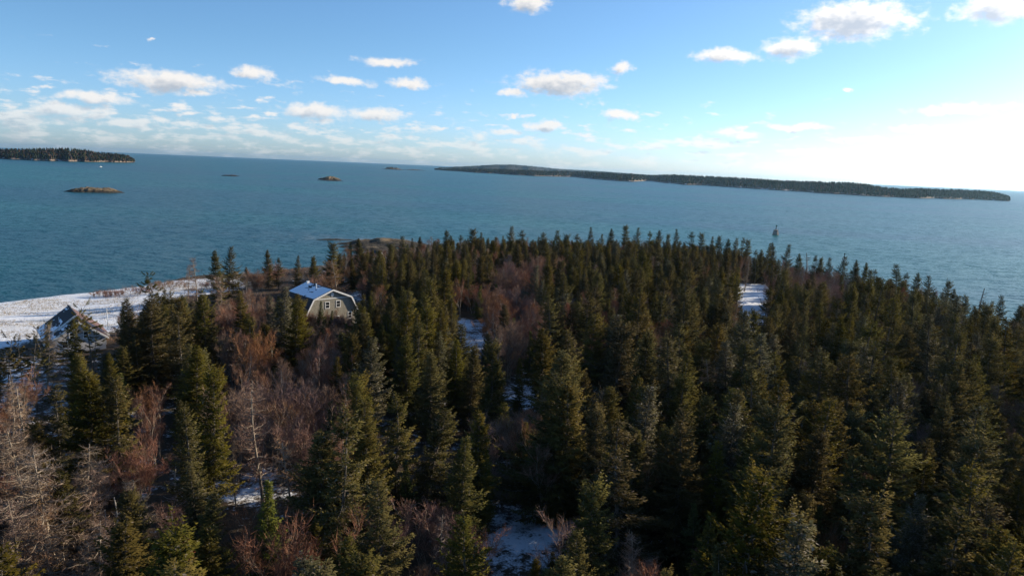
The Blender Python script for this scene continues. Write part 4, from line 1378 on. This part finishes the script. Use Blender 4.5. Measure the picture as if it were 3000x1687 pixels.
# leafless larches, snags
for x, y, h, i, wf, lab in [(*Z4(1475, 495), 13, 0, .9, 'tall tan bare larch on the shore beyond the field, left of the dark pair'), (*Z4(1400, 555), 11, 3, .9, 'shorter tan bare larch beside the tall one on the field shore'),
                            (*Z4(1660, 600), 11, 2, .9, 'bare brown larch in front of the dark shore pair'), (*Z4(330, 1010), 10, 0, .9, 'bare tan larch with pale trunk before the gabled house'),
                            (*Z4(2540, 480), 13, 2, 1, 'bare grey brown larch on the shore behind the gambrel house'),
                            (*B1(1960, -10), 13, 0, 1, 'tall tan larch with drooping bare limbs left of centre'), (*B1(2190, 380), 10, 2, 1, 'crooked tan larch with long white trunk above the shaded glade'),
                            (*B1(110, 285), 11, 1, 1, 'wide limbed bare larch at the left edge, farthest of the near group'), (*B1(340, 440), 12, 1, 1, 'wide limbed bare larch of the near left group, second from the back'),
                            (*B1(690, 530), 10, 2, 1, 'crooked bare larch at the right side of the near left group'), (*B1(390, 900), 9, 1, 1, 'nearest pale trunked larch in the bottom left corner'),
                            (*B1(60, 800), 10, 1, 1, 'bare larch cut by the left picture edge'), (*B1(230, 640), 10, 2, 1.1, 'crooked bare larch in the middle of the near left group'), (*B1(760, 1000), 9, 1, 1, 'wide bare larch at the right front of the near left group'),
                            (*B1(180, 1080), 8, 1, 1, 'low bare larch filling the bottom left corner'), (*B1(20, 1180), 8, 2, 1.1, 'bare larch low at the left edge'), (*B1(540, 480), 11, 3, 1.2, 'spire shaped bare larch behind the near left group'), (*B1(900, 1240), 6, 1, 1, 'low bare larch at the bottom edge beside olive spruce'), (*B1(970, 660), 7, 2, 1, 'small grey brown larch top beside the dark gap'), (*B1(560, 1180), 7, 0, 1, 'small bare larch before the nearest pale trunk'),
                            (*Z5(1200, 1080), 11, 0, 1, 'tan bare larch in the middle of the wood beyond the black gap'), (*Z6(490, 480), 12, 3, 1, 'leafless grey tree standing at the bright snow clearing'),
                            (*Z5(2390, 530), 11, 3, 1, None), (*B1(1760, 440), 7, 3, .7, 'thin dead tan stem beside the shaded glade'), (*B2(20, 110), 11, 3, .8, None), (*B2(2330, 1240), 6, 2, 1, 'bare tan sapling at the bottom edge right of centre'), (*B2(800, 260), 9, 0, 1, None),
                            (*Z5(1500, 830), 11, 3, .9, None), (*Z5(680, 340), 12, 3, .8, None)]:
    put('larch', LARCH, i, x, y, h, wf, lab)
for x, y, h, i, lab in [(*B1(850, 870), 6, 0, 'bleached snag with stubby limbs in the near left group'), (*B1(770, 965), 5, 1, 'shorter bleached snag with curved trunk in the near left group'), (*Z6(2280, 732), 14, 0, 'dead leafless snag on the right hand shore skyline'),
                        (*B1(1330, 600), 6, 1, 'splintered snag before the two olive spruces'), (*Z6(937, 468), 13, 1, 'thin dead snag on the shore skyline right of the beacon')]:
    put('snag', SNAG, i, x, y, h, 1.0, lab)
put('dead_spruce', DEADSP, 0, *B1(1360, 1195), 7, 1.0, 'rust red dead spruce at the bottom edge')
put('dead_spruce', DEADSP, 0, *B3(110, 1245), 5, 1.0, 'rust red dead spruce at the bottom edge right of the snow')
# red-twigged bare trees
for x, y, h, i, wf, lab in [(*B1(1110, 140), 9, 1, .9, 'round red twigged birch with pale stem before the black gap'), (*B1(1880, 940), 8, 0, 1, 'large fan shaped bare tree in the shaded glade'),
                            (*B2(1530, 390), 9, 0, 1.05, 'red fan shaped tree standing alone above the blue snow'), (*B2(600, 800), 8.5, 2, 1, 'forked bare tree with pale trunk below the black gap'), (*B2(790, 850), 8, 4, .8, 'upright bare tree beside the forked one below the black gap'),
                            (*Z5(900, 645), 10, 1, .9, 'round red birch right of the gambrel house'), (*Z5(1110, 868), 9, 1, 1.2, 'big round headed red tree beside the snowy path'), (*Z5(1380, 890), 9, 4, 1.1, None), (*Z5(760, 775), 9, 0, 1, None), (*Z5(480, 835), 7, 1, .8, None),
                            (*Z5(2190, 920), 9, 1, .8, 'round red tree alone among the dark spruces at centre right'), (*Z5(850, 640), 9, 4, .9, None), (*Z5(860, 420), 10, 2, 1.2, None), (*Z5(560, 430), 10, 3, .9, None), (*Z5(1320, 740), 8, 3, 1.3, None), (*Z5(1480, 640), 9, 2, 1.2, None), (*Z5(1700, 760), 8, 3, 1.2, None),
                            (*Z4(1700, 840), 8, 4, 1.1, None), (*Z4(1640, 880), 8, 3, 1.1, None), (*Z4(1960, 830), 8, 4, 1.2, None), (*Z4(1900, 860), 8, 3, 1, None), (*Z4(2030, 800), 8, 4, .9, None), (*Z4(2450, 590), 9, 4, 1, None), (*Z4(2380, 640), 8, 3, 1, None), (*Z4(1850, 580), 7, 4, .9, None), (*Z4(2080, 540), 7, 3, 1.2, None), (*Z4(1950, 590), 7, 3, 1.1, None),
                            (*Z4(2420, 1000), 8, 1, 1.3, 'wide rounded mass of red twigs below the gambrel house gable'), (*Z4(2540, 1020), 8, 2, 1.2, None), (*Z4(2300, 1010), 7, 3, 1, None), (*Z4(950, 850), 8, 4, .8, None),
                            (*B1(1760, 60), 9, 3, 1.1, None), (*B1(2080, 0), 9, 4, 1.2, None), (*B1(2190, 20), 9, 3, 1.2, None), (*B1(2330, 80), 8, 4, 1.1, None), (*B1(2480, 60), 8, 3, 1.1, None), (*B1(1680, 130), 8, 1, 1, None), (*B1(2250, 230), 8, 3, 1, None), (*B1(2540, 420), 8, 2, 1, None), (*B1(1200, 1290), 5, 3, .9, None), (*B1(1250, 880), 6, 2, .9, None),
                            (*Z6(880, 590), 11, 2, 1.1, 'red brown bare tree rising over the right hand spruces'), (*Z6(1100, 690), 10, 3, 1.3, None), (*Z6(960, 650), 10, 4, 1.1, None), (*Z6(1770, 720), 10, 3, 1, None), (*Z6(1020, 620), 10, 2, 1, None), (*B3(1000, 1360), 5, 3, 1, None), (*B2(300, 900), 8, 4, 1, None), (*B2(40, 460), 8, 1, .9, None)]:
    put('bare_tree', FAN, i, x, y, h, wf, lab)
for x, y, h, i, wf in [(900, 960, 5, 3, 1), (1010, 900, 5.5, 4, .9), (1300, 930, 5, 3, 1), (1420, 960, 5, 4, 1), (1560, 930, 5.5, 0, 1), (1650, 1000, 4.5, 3, 1.1), (1800, 1010, 4.5, 3, 1), (1150, 1040, 4.5, 3, 1.1), (1480, 1060, 4, 3, 1.2)]:
    put('bare_tree', FAN, i, 780 + x / 7.244, 780 + y / 7.244, h, wf)
# shoreline thickets
for x, y, h, wf, lab in [(*Z4(770, 740), 1.9, 1.3, 'reddish thicket at the field edge, nearest the left'), (*Z4(850, 733), 2.2, 1.5, 'long reddish thicket along the field edge above the water'), (*Z4(1030, 705), 2.6, 1.1, 'rounded brown thicket on the bank between the two long ones'),
                         (*Z4(1200, 668), 2.4, 1.4, 'brown thicket along the bank left of the tan larches'), (*Z4(1280, 665), 2.6, 1.5, 'larger brown thicket along the bank beside the tan larches'), (*Z4(1590, 670), 2.6, 1.4, 'brown thicket before the dark shore pair'), (*Z4(1690, 660), 3.0, 1.3, 'brown thicket at the foot of the dark shore pair'),
                         (*Z4(2300, 570), 2.2, 1.4, 'brown thicket on the bank beyond the gambrel house'), (*Z4(2180, 575), 2.2, 1.3, 'tan thicket on the bank left of the point'), (*Z4(900, 735), 1.6, 1.0, 'small reddish thicket ending the field edge row')]:
    put('thicket', BUSH, len(TREES) % 2, x, y, h, wf, lab)

# ---- fill the rest of the wood
KEEP = [[fv(*p) for p in poly] for poly in ([(0, 0), (0, 0), (0, 0)],)]
crop1 = lambda x, y: (780 + x / 7.244, 780 + y / 7.244)
KEEP = [[crop1(500, 500), crop1(870, 300), crop1(1400, 450), crop1(1830, 590), crop1(1950, 860), crop1(1900, 1020), crop1(1600, 1110), crop1(1050, 1120), crop1(850, 1020), crop1(960, 740)],
        [(118, 970), (197, 888), (330, 985), (290, 1010), (240, 1070), (170, 1085), (140, 1015)],
        [(2160, 828), (2232, 832), (2236, 885), (2222, 945), (2190, 945), (2178, 890)],
        [(1338, 930), (1395, 945), (1418, 1015), (1408, 1055), (1380, 1035), (1352, 985)],
        [B2(1100, 1500), B2(1150, 1200), B2(1280, 1090), B2(1460, 1000), B2(1540, 900), B2(1660, 900), B2(1570, 1080), B2(1500, 1200), B2(1400, 1500)],
        [B1(1640, 840), B1(1900, 760), B1(2170, 860), B1(2190, 1060), B1(2050, 1080), B1(1800, 960)], [B1(1010, 960), B1(1190, 960), B1(1160, 1280), B1(1060, 1300)],
        [B2(1390, 0), B2(1480, 0), B2(1440, 240), B2(1400, 200)], [B2(1880, 0), B2(1990, 0), B2(1990, 170), B2(1880, 150)], [B2(1150, 20), B2(1380, 20), B2(1350, 110), B2(1180, 100)],
        [B3(1260, 1180), B3(1450, 1180), B3(1460, 1330), B3(1300, 1340)], [B2(2000, 1330), B2(2260, 1300), B2(2300, 1430), B2(1950, 1440)],
        [B2(350, 350), B2(850, 250), B2(860, 560), B2(480, 700), B2(380, 600)],
        [(690, 795), (770, 795), (775, 825), (690, 850)], [(905, 770), (955, 770), (955, 800), (905, 800)]]
LINE_X = [-600, -200, 0, 110, 330, 345, 440, 480, 620, 700, 850, 880, 940, 980, 1150, 1250, 1400, 1600, 2000, 2180, 2300, 2500, 2700, 2900, 3000, 3400]
LINE_Y = [1130, 1070, 1045, 1010, 985, 935, 880, 860, 862, 858, 835, 790, 770, 735, 722, 705, 695, 695, 705, 730, 765, 795, 832, 885, 915, 1060]
REDZ = [(Z4(1840, 980), 70, 55), (Z5(1350, 820), 150, 90), (Z5(300, 720), 120, 70), (Z4(2450, 1150), 90, 100), (B1(2150, 120), 140, 70), (Z6(1000, 680), 110, 70), (B1(1150, 1100), 120, 120), (B1(1700, 700), 120, 90), (B2(650, 900), 120, 100), (Z5(1450, 1050), 90, 90)]
fr = np.random.default_rng(77)
SH = math.hypot(SUNV[0], SUNV[1])
occ = {}


def near(x, y, r):
    c = 6.0
    for i in range(int((x - r) // c), int((x + r) // c) + 1):
        for j in range(int((y - r) // c), int((y + r) // c) + 1):
            for (a, b, q) in occ.get((i, j), ()):
                if (a - x) ** 2 + (b - y) ** 2 < (max(r, q)) ** 2:
                    return True
    return False


def note(x, y, r):
    occ.setdefault((int(x // 6), int(y // 6)), []).append((x, y, r))


for t in TREES:
    note(t[3], t[4], 2.3)
for hx, hy, hr in ((HX - 4, HY + 4, 9), (RX - 4, RY + 5, 9), (cp[0] - 2, cp[1] + 2, 6)):
    note(hx, hy, hr)
    for a in range(0, 360, 30):
        note(hx + 5 * math.cos(math.radians(a)), hy + 5 * math.sin(math.radians(a)), hr * .55)
KP = [np.array(k) for k in KEEP]
KS = [np.array(k) for k in (  # the leafless patches: no spruce crowds these
    [(0, 1235), (120, 1225), (330, 1320), (420, 1400), (400, 1690), (0, 1690)],
    [B1(1780, 40), B1(2420, 20), B1(2420, 300), B1(2280, 480), B1(1950, 560), B1(1800, 420)],
    [Z4(1610, 850), Z4(1740, 830), Z4(1740, 1080), Z4(1640, 1080)], [Z4(1890, 840), Z4(2050, 810), Z4(2040, 960), Z4(1920, 1050)],
    [Z4(2350, 1020), Z4(2540, 1010), Z4(2540, 1180), Z4(2400, 1200)],
    [Z5(1040, 880), Z5(1200, 860), Z5(1220, 1000), Z5(1150, 1090), Z5(1050, 1050)], [Z5(1260, 750), Z5(1480, 730), Z5(1460, 830), Z5(1300, 850)], [Z5(1320, 890), Z5(1440, 890), Z5(1420, 1020), Z5(1340, 1040)],
    [Z6(840, 590), Z6(940, 600), Z6(940, 700), Z6(860, 690)], [Z6(1040, 700), Z6(1150, 720), Z6(1130, 800), Z6(1050, 790)],
    [B2(1370, 400), B2(1680, 400), B2(1660, 700), B2(1500, 780), B2(1400, 700)], [B2(470, 800), B2(850, 850), B2(850, 1150), B2(600, 1250), B2(480, 1100)],
    [B1(1000, 140), B1(1220, 140), B1(1220, 420), B1(1160, 700), B1(1080, 700)], [B1(1720, 940), B1(1960, 930), B1(2000, 1200), B1(1900, 1400), B1(1760, 1250)])]
KB = [np.array(k) for k in (  # the olive spruce clumps: no bare tree stands before these
    [Z4(880, 800), Z4(1580, 770), Z4(1660, 1150), Z4(1560, 1390), Z4(880, 1390)], [B1(320, 20), B1(980, -60), B1(1000, 480), B1(560, 520), B1(330, 420)],
    [Z4(2080, 820), Z4(2290, 820), Z4(2300, 1250), Z4(2060, 1250)], [B1(1300, 150), B1(1640, -60), B1(1640, 480), B1(1340, 560)],
    [Z5(480, 760), Z5(860, 760), Z5(820, 1400), Z5(420, 1400)])]
cand = np.stack([fr.uniform(-250, 300, 34000), fr.uniform(22, 350, 34000)], 1)
sdist = shore_dist(cand[:, 0], cand[:, 1])
cgz_ = gz(cand[:, 0], cand[:, 1])
infield = in_poly(cand[:, 0], cand[:, 1], FIELD)
inclear = np.zeros(len(cand), bool)
for c in CLEAR[:2]:
    inclear |= in_poly(cand[:, 0], cand[:, 1], c)
LAND_OK = (sdist > 7) & ~infield & ~inclear
for k in np.nonzero(LAND_OK)[0]:
    x, y = cand[k]
    d = math.hypot(x, y)
    azd = math.degrees(math.atan2(x, y))
    if azd < -46 or azd > 56 or d < 34:
        continue
    z = cgz_[k]
    base_px = proj([(x, y, z)])[0]
    red = any(abs(base_px[0] - c[0]) < w and abs(base_px[1] - 40 - c[1]) < h for (c, w, h) in REDZ) or any(in_poly(np.array([base_px[0]]), np.array([base_px[1] - 60]), P_)[0] for P_ in KS[1:])
    u = fr.random()
    if (red and u < .45) or (not red and u < (.12 if base_px[0] < 1900 else .08)):
        fam, kinds, h = 'bare_tree', FAN, fr.uniform(5.5, 10.5)
        i, wf = int(fr.integers(0, len(FAN))), fr.uniform(.8, 1.2)
        if fr.random() < .25:
            fam, kinds, i = 'birch', SLIM, int(fr.integers(0, 2))
    elif u > .945:
        fam, kinds, i, h, wf = 'larch', LARCH, int(fr.integers(0, 4)), fr.uniform(7, 12), 1.0
    else:
        fam, kinds, i = 'spruce', SP, int(fr.choice(len(SP), p=[.08, .11, .15, .09, .09, .10, .08, .10, .03, .12, .05]))
        h, wf = (float(np.clip(fr.normal(12.2, 3.2), 4.5, 17)), fr.uniform(1.0, 1.4)) if d < 140 else (float(np.clip(fr.normal(11.2, 2.8), 4.5, 16)), fr.uniform(.95, 1.3))
    if fam == 'spruce' and i == 8:
        h, wf = min(h, 7.5), 1.0
    R_ = kinds[i][1]['R'] * h / kinds[i][1]['H'] * wf
    sp = (.72 if fam == 'spruce' else .75) * R_ + (.15 if d < 170 else .5)
    if near(x, y, sp):
        continue
    zz_ = np.array([.04, .25, .5, .75, 1.0]) * h
    ww = R_ * np.array([.85, .9, .62, .34, .05])
    rx = np.array([y, -x]) / d
    pts = np.concatenate([np.stack([x + s * ww * rx[0], y + s * ww * rx[1], z + zz_], 1) for s in (-1, 0, 1)])
    pp_ = proj(pts)
    if (pp_[:, 1] < np.interp(pp_[:, 0], LINE_X, LINE_Y)).any():
        continue
    if any(in_poly(pp_[:, 0], pp_[:, 1], P_).any() for P_ in KP):
        continue
    if fam == 'spruce' and any(in_poly(pp_[:, 0], pp_[:, 1], P_).any() for P_ in KS):
        continue
    if fam != 'spruce' and any(in_poly(pp_[:, 0], pp_[:, 1], P_).any() for P_ in KB):
        continue
    # keep the low sun on the gable and on the roofs
    if any(0 < (x - ax_) * SUNV[0] / SH + (y - ay_) * SUNV[1] / SH < 45 and abs((x - ax_) * SUNV[1] / SH - (y - ay_) * SUNV[0] / SH) < R_ + rad_
           and z + h > zl_ + ((x - ax_) * SUNV[0] + (y - ay_) * SUNV[1]) / SH * SUNV[2] / SH for ax_, ay_, rad_, zl_ in ((HX, HY, 5, 8.0), (RX - 2, RY + 6, 6, 8.5), (unp(2195, 870, 6)[0], unp(2195, 870, 6)[1], 7, 6.5))):
        continue
    note(x, y, sp * .9)
    TREES.append([fam, kinds, i, x, y, z, h, wf, None, False])

# how much of each tree is seen (coarse depth-sorted silhouettes)
zb = np.zeros((211, 375), np.int32) - 1
TREES.sort(key=lambda t: t[3] ** 2 + t[4] ** 2)
vis = np.zeros(len(TREES), int)
for n_, t in enumerate(TREES):
    fam, kinds, i, x, y, z, h, wf, lab, pr_ = t
    R_ = kinds[i][1]['R'] * h / kinds[i][1]['H'] * wf
    a, b = proj([(x, y, z), (x, y, z + h)])
    s = FPX / math.hypot(x, y) * R_
    x0, x1 = int(max(0, (b[0] - s) // 8)), int(min(375, (b[0] + s) // 8 + 1))
    y0, y1 = int(max(0, b[1] // 8)), int(min(211, a[1] // 8 + 1))
    if x1 <= x0 or y1 <= y0:
        continue
    yy, xx = np.mgrid[y0:y1, x0:x1]
    f = np.clip((yy * 8 + 4 - b[1]) / (a[1] - b[1]), 0, 1)
    m_ = (np.abs(xx * 8 + 4 - (b[0] * (1 - f) + a[0] * f)) < s * np.minimum(1, .15 + f * 1.2)) & (zb[y0:y1, x0:x1] < 0)
    vis[n_] = m_.sum()
    if fam in ('spruce', 'pine'):
        zb[y0:y1, x0:x1][m_] = n_

ZONES = [  # first match wins: test on base pixel x, distance, world x
    (lambda px, d, x: d > 225 and px < 1250, 'on the wooded point', 'spruces on the point'),
    (lambda px, d, x: d > 225 and px < 2150, 'in the far shore tree line', 'spruces of the far shore line'),
    (lambda px, d, x: d > 175 and px >= 2150, 'in the right hand shore line', 'spruces of the right shore line'),
    (lambda px, d, x: px < 420, 'around the gabled house', 'spruces around the gabled house'),
    (lambda px, d, x: px < 760 and d > 105, 'in the clump between the houses', 'spruces between the houses'),
    (lambda px, d, x: px < 1150 and d > 140, 'close around the gambrel house', 'spruces around the gambrel house'),
    (lambda px, d, x: px < 2150 and d > 140, 'beyond the snowy path', 'spruces of the middle wood'),
    (lambda px, d, x: px >= 2150 and d > 110, 'in the right hand wood', 'spruces of the right hand wood'),
    (lambda px, d, x: px < 1050, 'in the near left wood', 'spruces of the near left wood'),
    (lambda px, d, x: px < 1750, 'around the black gap', 'spruces of the near middle wood'),
    (lambda px, d, x: True, 'in the bottom right wood', 'spruces of the near right wood')]
FAMW = {'spruce': ('spruce', 'spruce tree'), 'pine': ('pine', 'pine tree'), 'larch': ('bare larch', 'larch'), 'snag': ('snag', 'dead tree'), 'dead_spruce': ('spruce', 'dead tree'),
        'bare_tree': ('red twigged bare tree', 'bare tree'), 'birch': ('bare birch', 'birch'), 'thicket': ('thicket', 'shrub')}
NAMES = {'spruce': 'spruce_tree', 'pine': 'pine_tree', 'larch': 'larch_tree', 'snag': 'dead_snag', 'dead_spruce': 'dead_spruce', 'bare_tree': 'bare_tree', 'birch': 'birch_tree', 'thicket': 'shore_thicket'}
GROUPW = {'spruce': 'spruces', 'larch': 'bare larches', 'bare_tree': 'bare trees', 'birch': 'birches', 'pine': 'pines', 'snag': 'snags', 'dead_spruce': 'dead spruces', 'thicket': 'thickets'}


def plant(t):
    fam, kinds, i, x, y, z, h, wf, lab, pr_ = t
    word, K = kinds[i]
    o = empty(NAMES[fam], (x, y, z), fr.random() * 6.28)
    s = h / K['H']
    o.scale = (s * wf, s * wf, s)
    o.rotation_euler[0], o.rotation_euler[1] = fr.normal(0, .03), fr.normal(0, .03)
    link('trunk', K['trunk'], o)
    link('crown', K['crown'], o)
    px = proj([(x, y, z + h * .7)])[0]
    zone = next(q for q in ZONES if q[0](px[0], math.hypot(x, y), x))
    size = 'tall ' if h > 13.2 else ('short ' if h < 8.0 else '')
    if lab:
        tag(o, lab, FAMW[fam][1])
    else:
        tag(o, '%s%s %s %s' % (size, word, FAMW[fam][0], zone[1]), FAMW[fam][1], zone[2].replace('spruces', GROUPW[fam]))
    return o


order = np.argsort(-vis)
cnt, rest, firsts = {}, {}, {}
for n_ in order:
    t = TREES[n_]
    lim = 300
    if cnt.get(t[0], 0) < lim and (vis[n_] > 0 or t[9]):
        cnt[t[0]] = cnt.get(t[0], 0) + 1
        o = plant(t)
        firsts.setdefault((t[0], t[2]), o)
    else:
        rest.setdefault(t[0], []).append(t)


same = {}
for o in COL.objects:
    if o.type == 'EMPTY' and o.get('group'):
        same.setdefault(o['label'], []).append(o)
ORD = 'first second third fourth fifth sixth seventh eighth ninth tenth eleventh twelfth thirteenth fourteenth fifteenth'.split()
for lb, os_ in same.items():
    if len(os_) > 1:
        os_.sort(key=lambda o: proj([tuple(o.location)])[0][0])
        for k, o in enumerate(os_):
            o['label'] = lb + ', ' + (('%s from left' % ORD[k]) if k < len(ORD) else 'near the right end')


def scatter(name, items, kinds, label, cat):
    """the part of the wood too many to count: instances of the trees above on a cloud of points"""
    me = bpy.data.meshes.new(name)
    me.from_pydata([(t[3], t[4], t[5]) for t in items], [], [])
    for an, typ, vals in (('rot', 'FLOAT_VECTOR', [v for t in items for v in (fr.normal(0, .02), fr.normal(0, .02), fr.random() * 6.28)]),
                          ('scl', 'FLOAT_VECTOR', [v for t in items for v in (t[6] / kinds[t[2]][1]['H'] * t[7], t[6] / kinds[t[2]][1]['H'] * t[7], t[6] / kinds[t[2]][1]['H'])])):
        me.attributes.new(an, typ, 'POINT').data.foreach_set('vector', np.array(vals, np.float32))
    me.attributes.new('pick', 'INT', 'POINT').data.foreach_set('value', np.array([t[2] for t in items], np.int32))
    o = link(name, me)
    ng = bpy.data.node_groups.new(name, 'GeometryNodeTree')
    ng.interface.new_socket('Geometry', in_out='INPUT', socket_type='NodeSocketGeometry')
    ng.interface.new_socket('Geometry', in_out='OUTPUT', socket_type='NodeSocketGeometry')
    G = NT(ng)
    gi = G.n('NodeGroupInput').outputs[0]
    att = lambda nm, dt: G.n('GeometryNodeInputNamedAttribute', {'Name': nm}, data_type=dt).outputs[0]
    pick = att('pick', 'INT')
    jo = G.n('GeometryNodeJoinGeometry')
    rotn = G.n('FunctionNodeEulerToRotation', {0: att('rot', 'FLOAT_VECTOR')}).outputs[0]
    scl = att('scl', 'FLOAT_VECTOR')
    for i in sorted({t[2] for t in items}):
        src = firsts[(items[0][0], i)]
        sub = G.n('GeometryNodeJoinGeometry')
        for ch in src.children:
            oi = G.n('GeometryNodeObjectInfo', {'Object': ch}, transform_space='ORIGINAL')
            ng.links.new(oi.outputs['Geometry'], sub.inputs[0])
        cmp_ = G.n('FunctionNodeCompare', data_type='INT', operation='EQUAL')
        G.put(cmp_.inputs[2], pick)
        cmp_.inputs[3].default_value = i
        inst = G.n('GeometryNodeInstanceOnPoints', {'Points': gi, 'Selection': cmp_.outputs[0], 'Instance': sub.outputs[0], 'Rotation': rotn, 'Scale': scl})
        ng.links.new(inst.outputs[0], jo.inputs[0])
    G.n('NodeGroupOutput', {0: jo.outputs[0]})
    o.modifiers.new('scatter', 'NODES').node_group = ng
    return tag(o, label, cat, kind='stuff')


for fam, items in rest.items():
    kinds = items[0][1]
    items = [t for t in items if (fam, t[2]) in firsts]
    if items:
        scatter({'spruce': 'spruce_forest', 'bare_tree': 'bare_wood', 'birch': 'birch_wood', 'larch': 'larch_wood'}.get(fam, fam + '_mass'), items, kinds,
                'remaining %s filling the wood between the nearer trees' % GROUPW[fam], 'wood')
print('TREES', len(TREES), {k: v for k, v in cnt.items()}, {k: len(v) for k, v in rest.items()})

# ------------------------------------------------------------------ undergrowth: twiggy brush and fallen sticks on the forest floor, straw on the field
ur = np.random.default_rng(123)
Pu = np.stack([ur.uniform(-160, 170, 9000), ur.uniform(40, 330, 9000)], 1)
du = shore_dist(Pu[:, 0], Pu[:, 1])
okb = (du > 4) & ~in_poly(Pu[:, 0], Pu[:, 1], FIELD) & (fbm(Pu[:, 0] * .06, Pu[:, 1] * .06, 2) > .45)
okb &= (np.abs(np.degrees(np.arctan2(Pu[:, 0], Pu[:, 1]))) < 40)
Pu = Pu[okb][:2600]
zu = gz(Pu[:, 0], Pu[:, 1])
bV, bT = [], []
for k in range(len(Pu)):
    n_ = 26
    b0 = np.array([Pu[k, 0], Pu[k, 1], zu[k] - .05]) + np.concatenate([ur.normal(0, .45, (n_, 2)), np.zeros((n_, 1))], 1)
    D = np.concatenate([ur.normal(0, .35, (n_, 2)), ur.uniform(.5, 1.3, (n_, 1))], 1)
    sd = unit(np.cross(D, ur.normal(0, 1, (n_, 3)))) * .016
    bV.append(np.stack([b0 - sd, b0 + sd, b0 + D * ur.uniform(.4, 1.5, (n_, 1))], 1))
    bT.append(np.repeat(ur.random(n_), 3))
bV = np.concatenate(bV).reshape(-1, 3)
tag(link('undergrowth', fast_mesh('undergrowth', bV, np.arange(len(bV)).reshape(-1, 3), 'red_twigs', np.concatenate(bT))), 'low leafless brush on the snowy forest floor', 'brush', kind='stuff')

fx = np.stack([ur.uniform(FIELD[:, 0].min(), FIELD[:, 0].max(), 60000), ur.uniform(FIELD[:, 1].min(), FIELD[:, 1].max(), 60000)], 1)
fx = fx[in_poly(fx[:, 0], fx[:, 1], FIELD) & (np.abs(np.arctan2(fx[:, 0], fx[:, 1])) < .80)]
cl = fbm(fx[:, 0] * .16 + 3, fx[:, 1] * .16, 3) + ur.normal(0, .08, len(fx))
fx = fx[cl > .50][:9000]
fz = gz(fx[:, 0], fx[:, 1])
gV = []
for k in range(3):
    b0 = np.stack([fx[:, 0] + ur.normal(0, .12, len(fx)), fx[:, 1] + ur.normal(0, .12, len(fx)), fz - .03], 1)
    D = np.stack([ur.normal(0, .14, len(fx)), ur.normal(0, .14, len(fx)), ur.uniform(.10, .32, len(fx))], 1)
    sd = unit(np.cross(D, ur.normal(0, 1, D.shape))) * .03
    gV.append(np.stack([b0 - sd, b0 + sd, b0 + D], 1))
gV = np.concatenate(gV).reshape(-1, 3)
tag(link('straw_stubble', fast_mesh('straw_stubble', gV, np.arange(len(gV)).reshape(-1, 3), 'grass_straw')), 'dry straw stubble poking through the snow of the field', 'grass', kind='stuff')

# ------------------------------------------------------------------ thin sea haze around the whole place
def haze_mat():
    m = bpy.data.materials.new('haze')
    m.use_nodes = True
    m.node_tree.nodes.clear()
    T = NT(m.node_tree)
    v = T.n('ShaderNodeVolumePrincipled', {'Color': rgb(0.46, 0.76, 1.0), 'Density': HAZE, 'Anisotropy': 0.65})
    T.n('ShaderNodeOutputMaterial', {'Volume': v.outputs[0]})
    MATS['haze'] = m


HAZE = 2.3e-5
haze_mat()
hz = MB().box(-27000, 27000, -27000, 27000, -13, 120).build('haze', 'haze')
tag(hz, 'thin bluish sea haze over the bay', 'haze', kind='stuff')
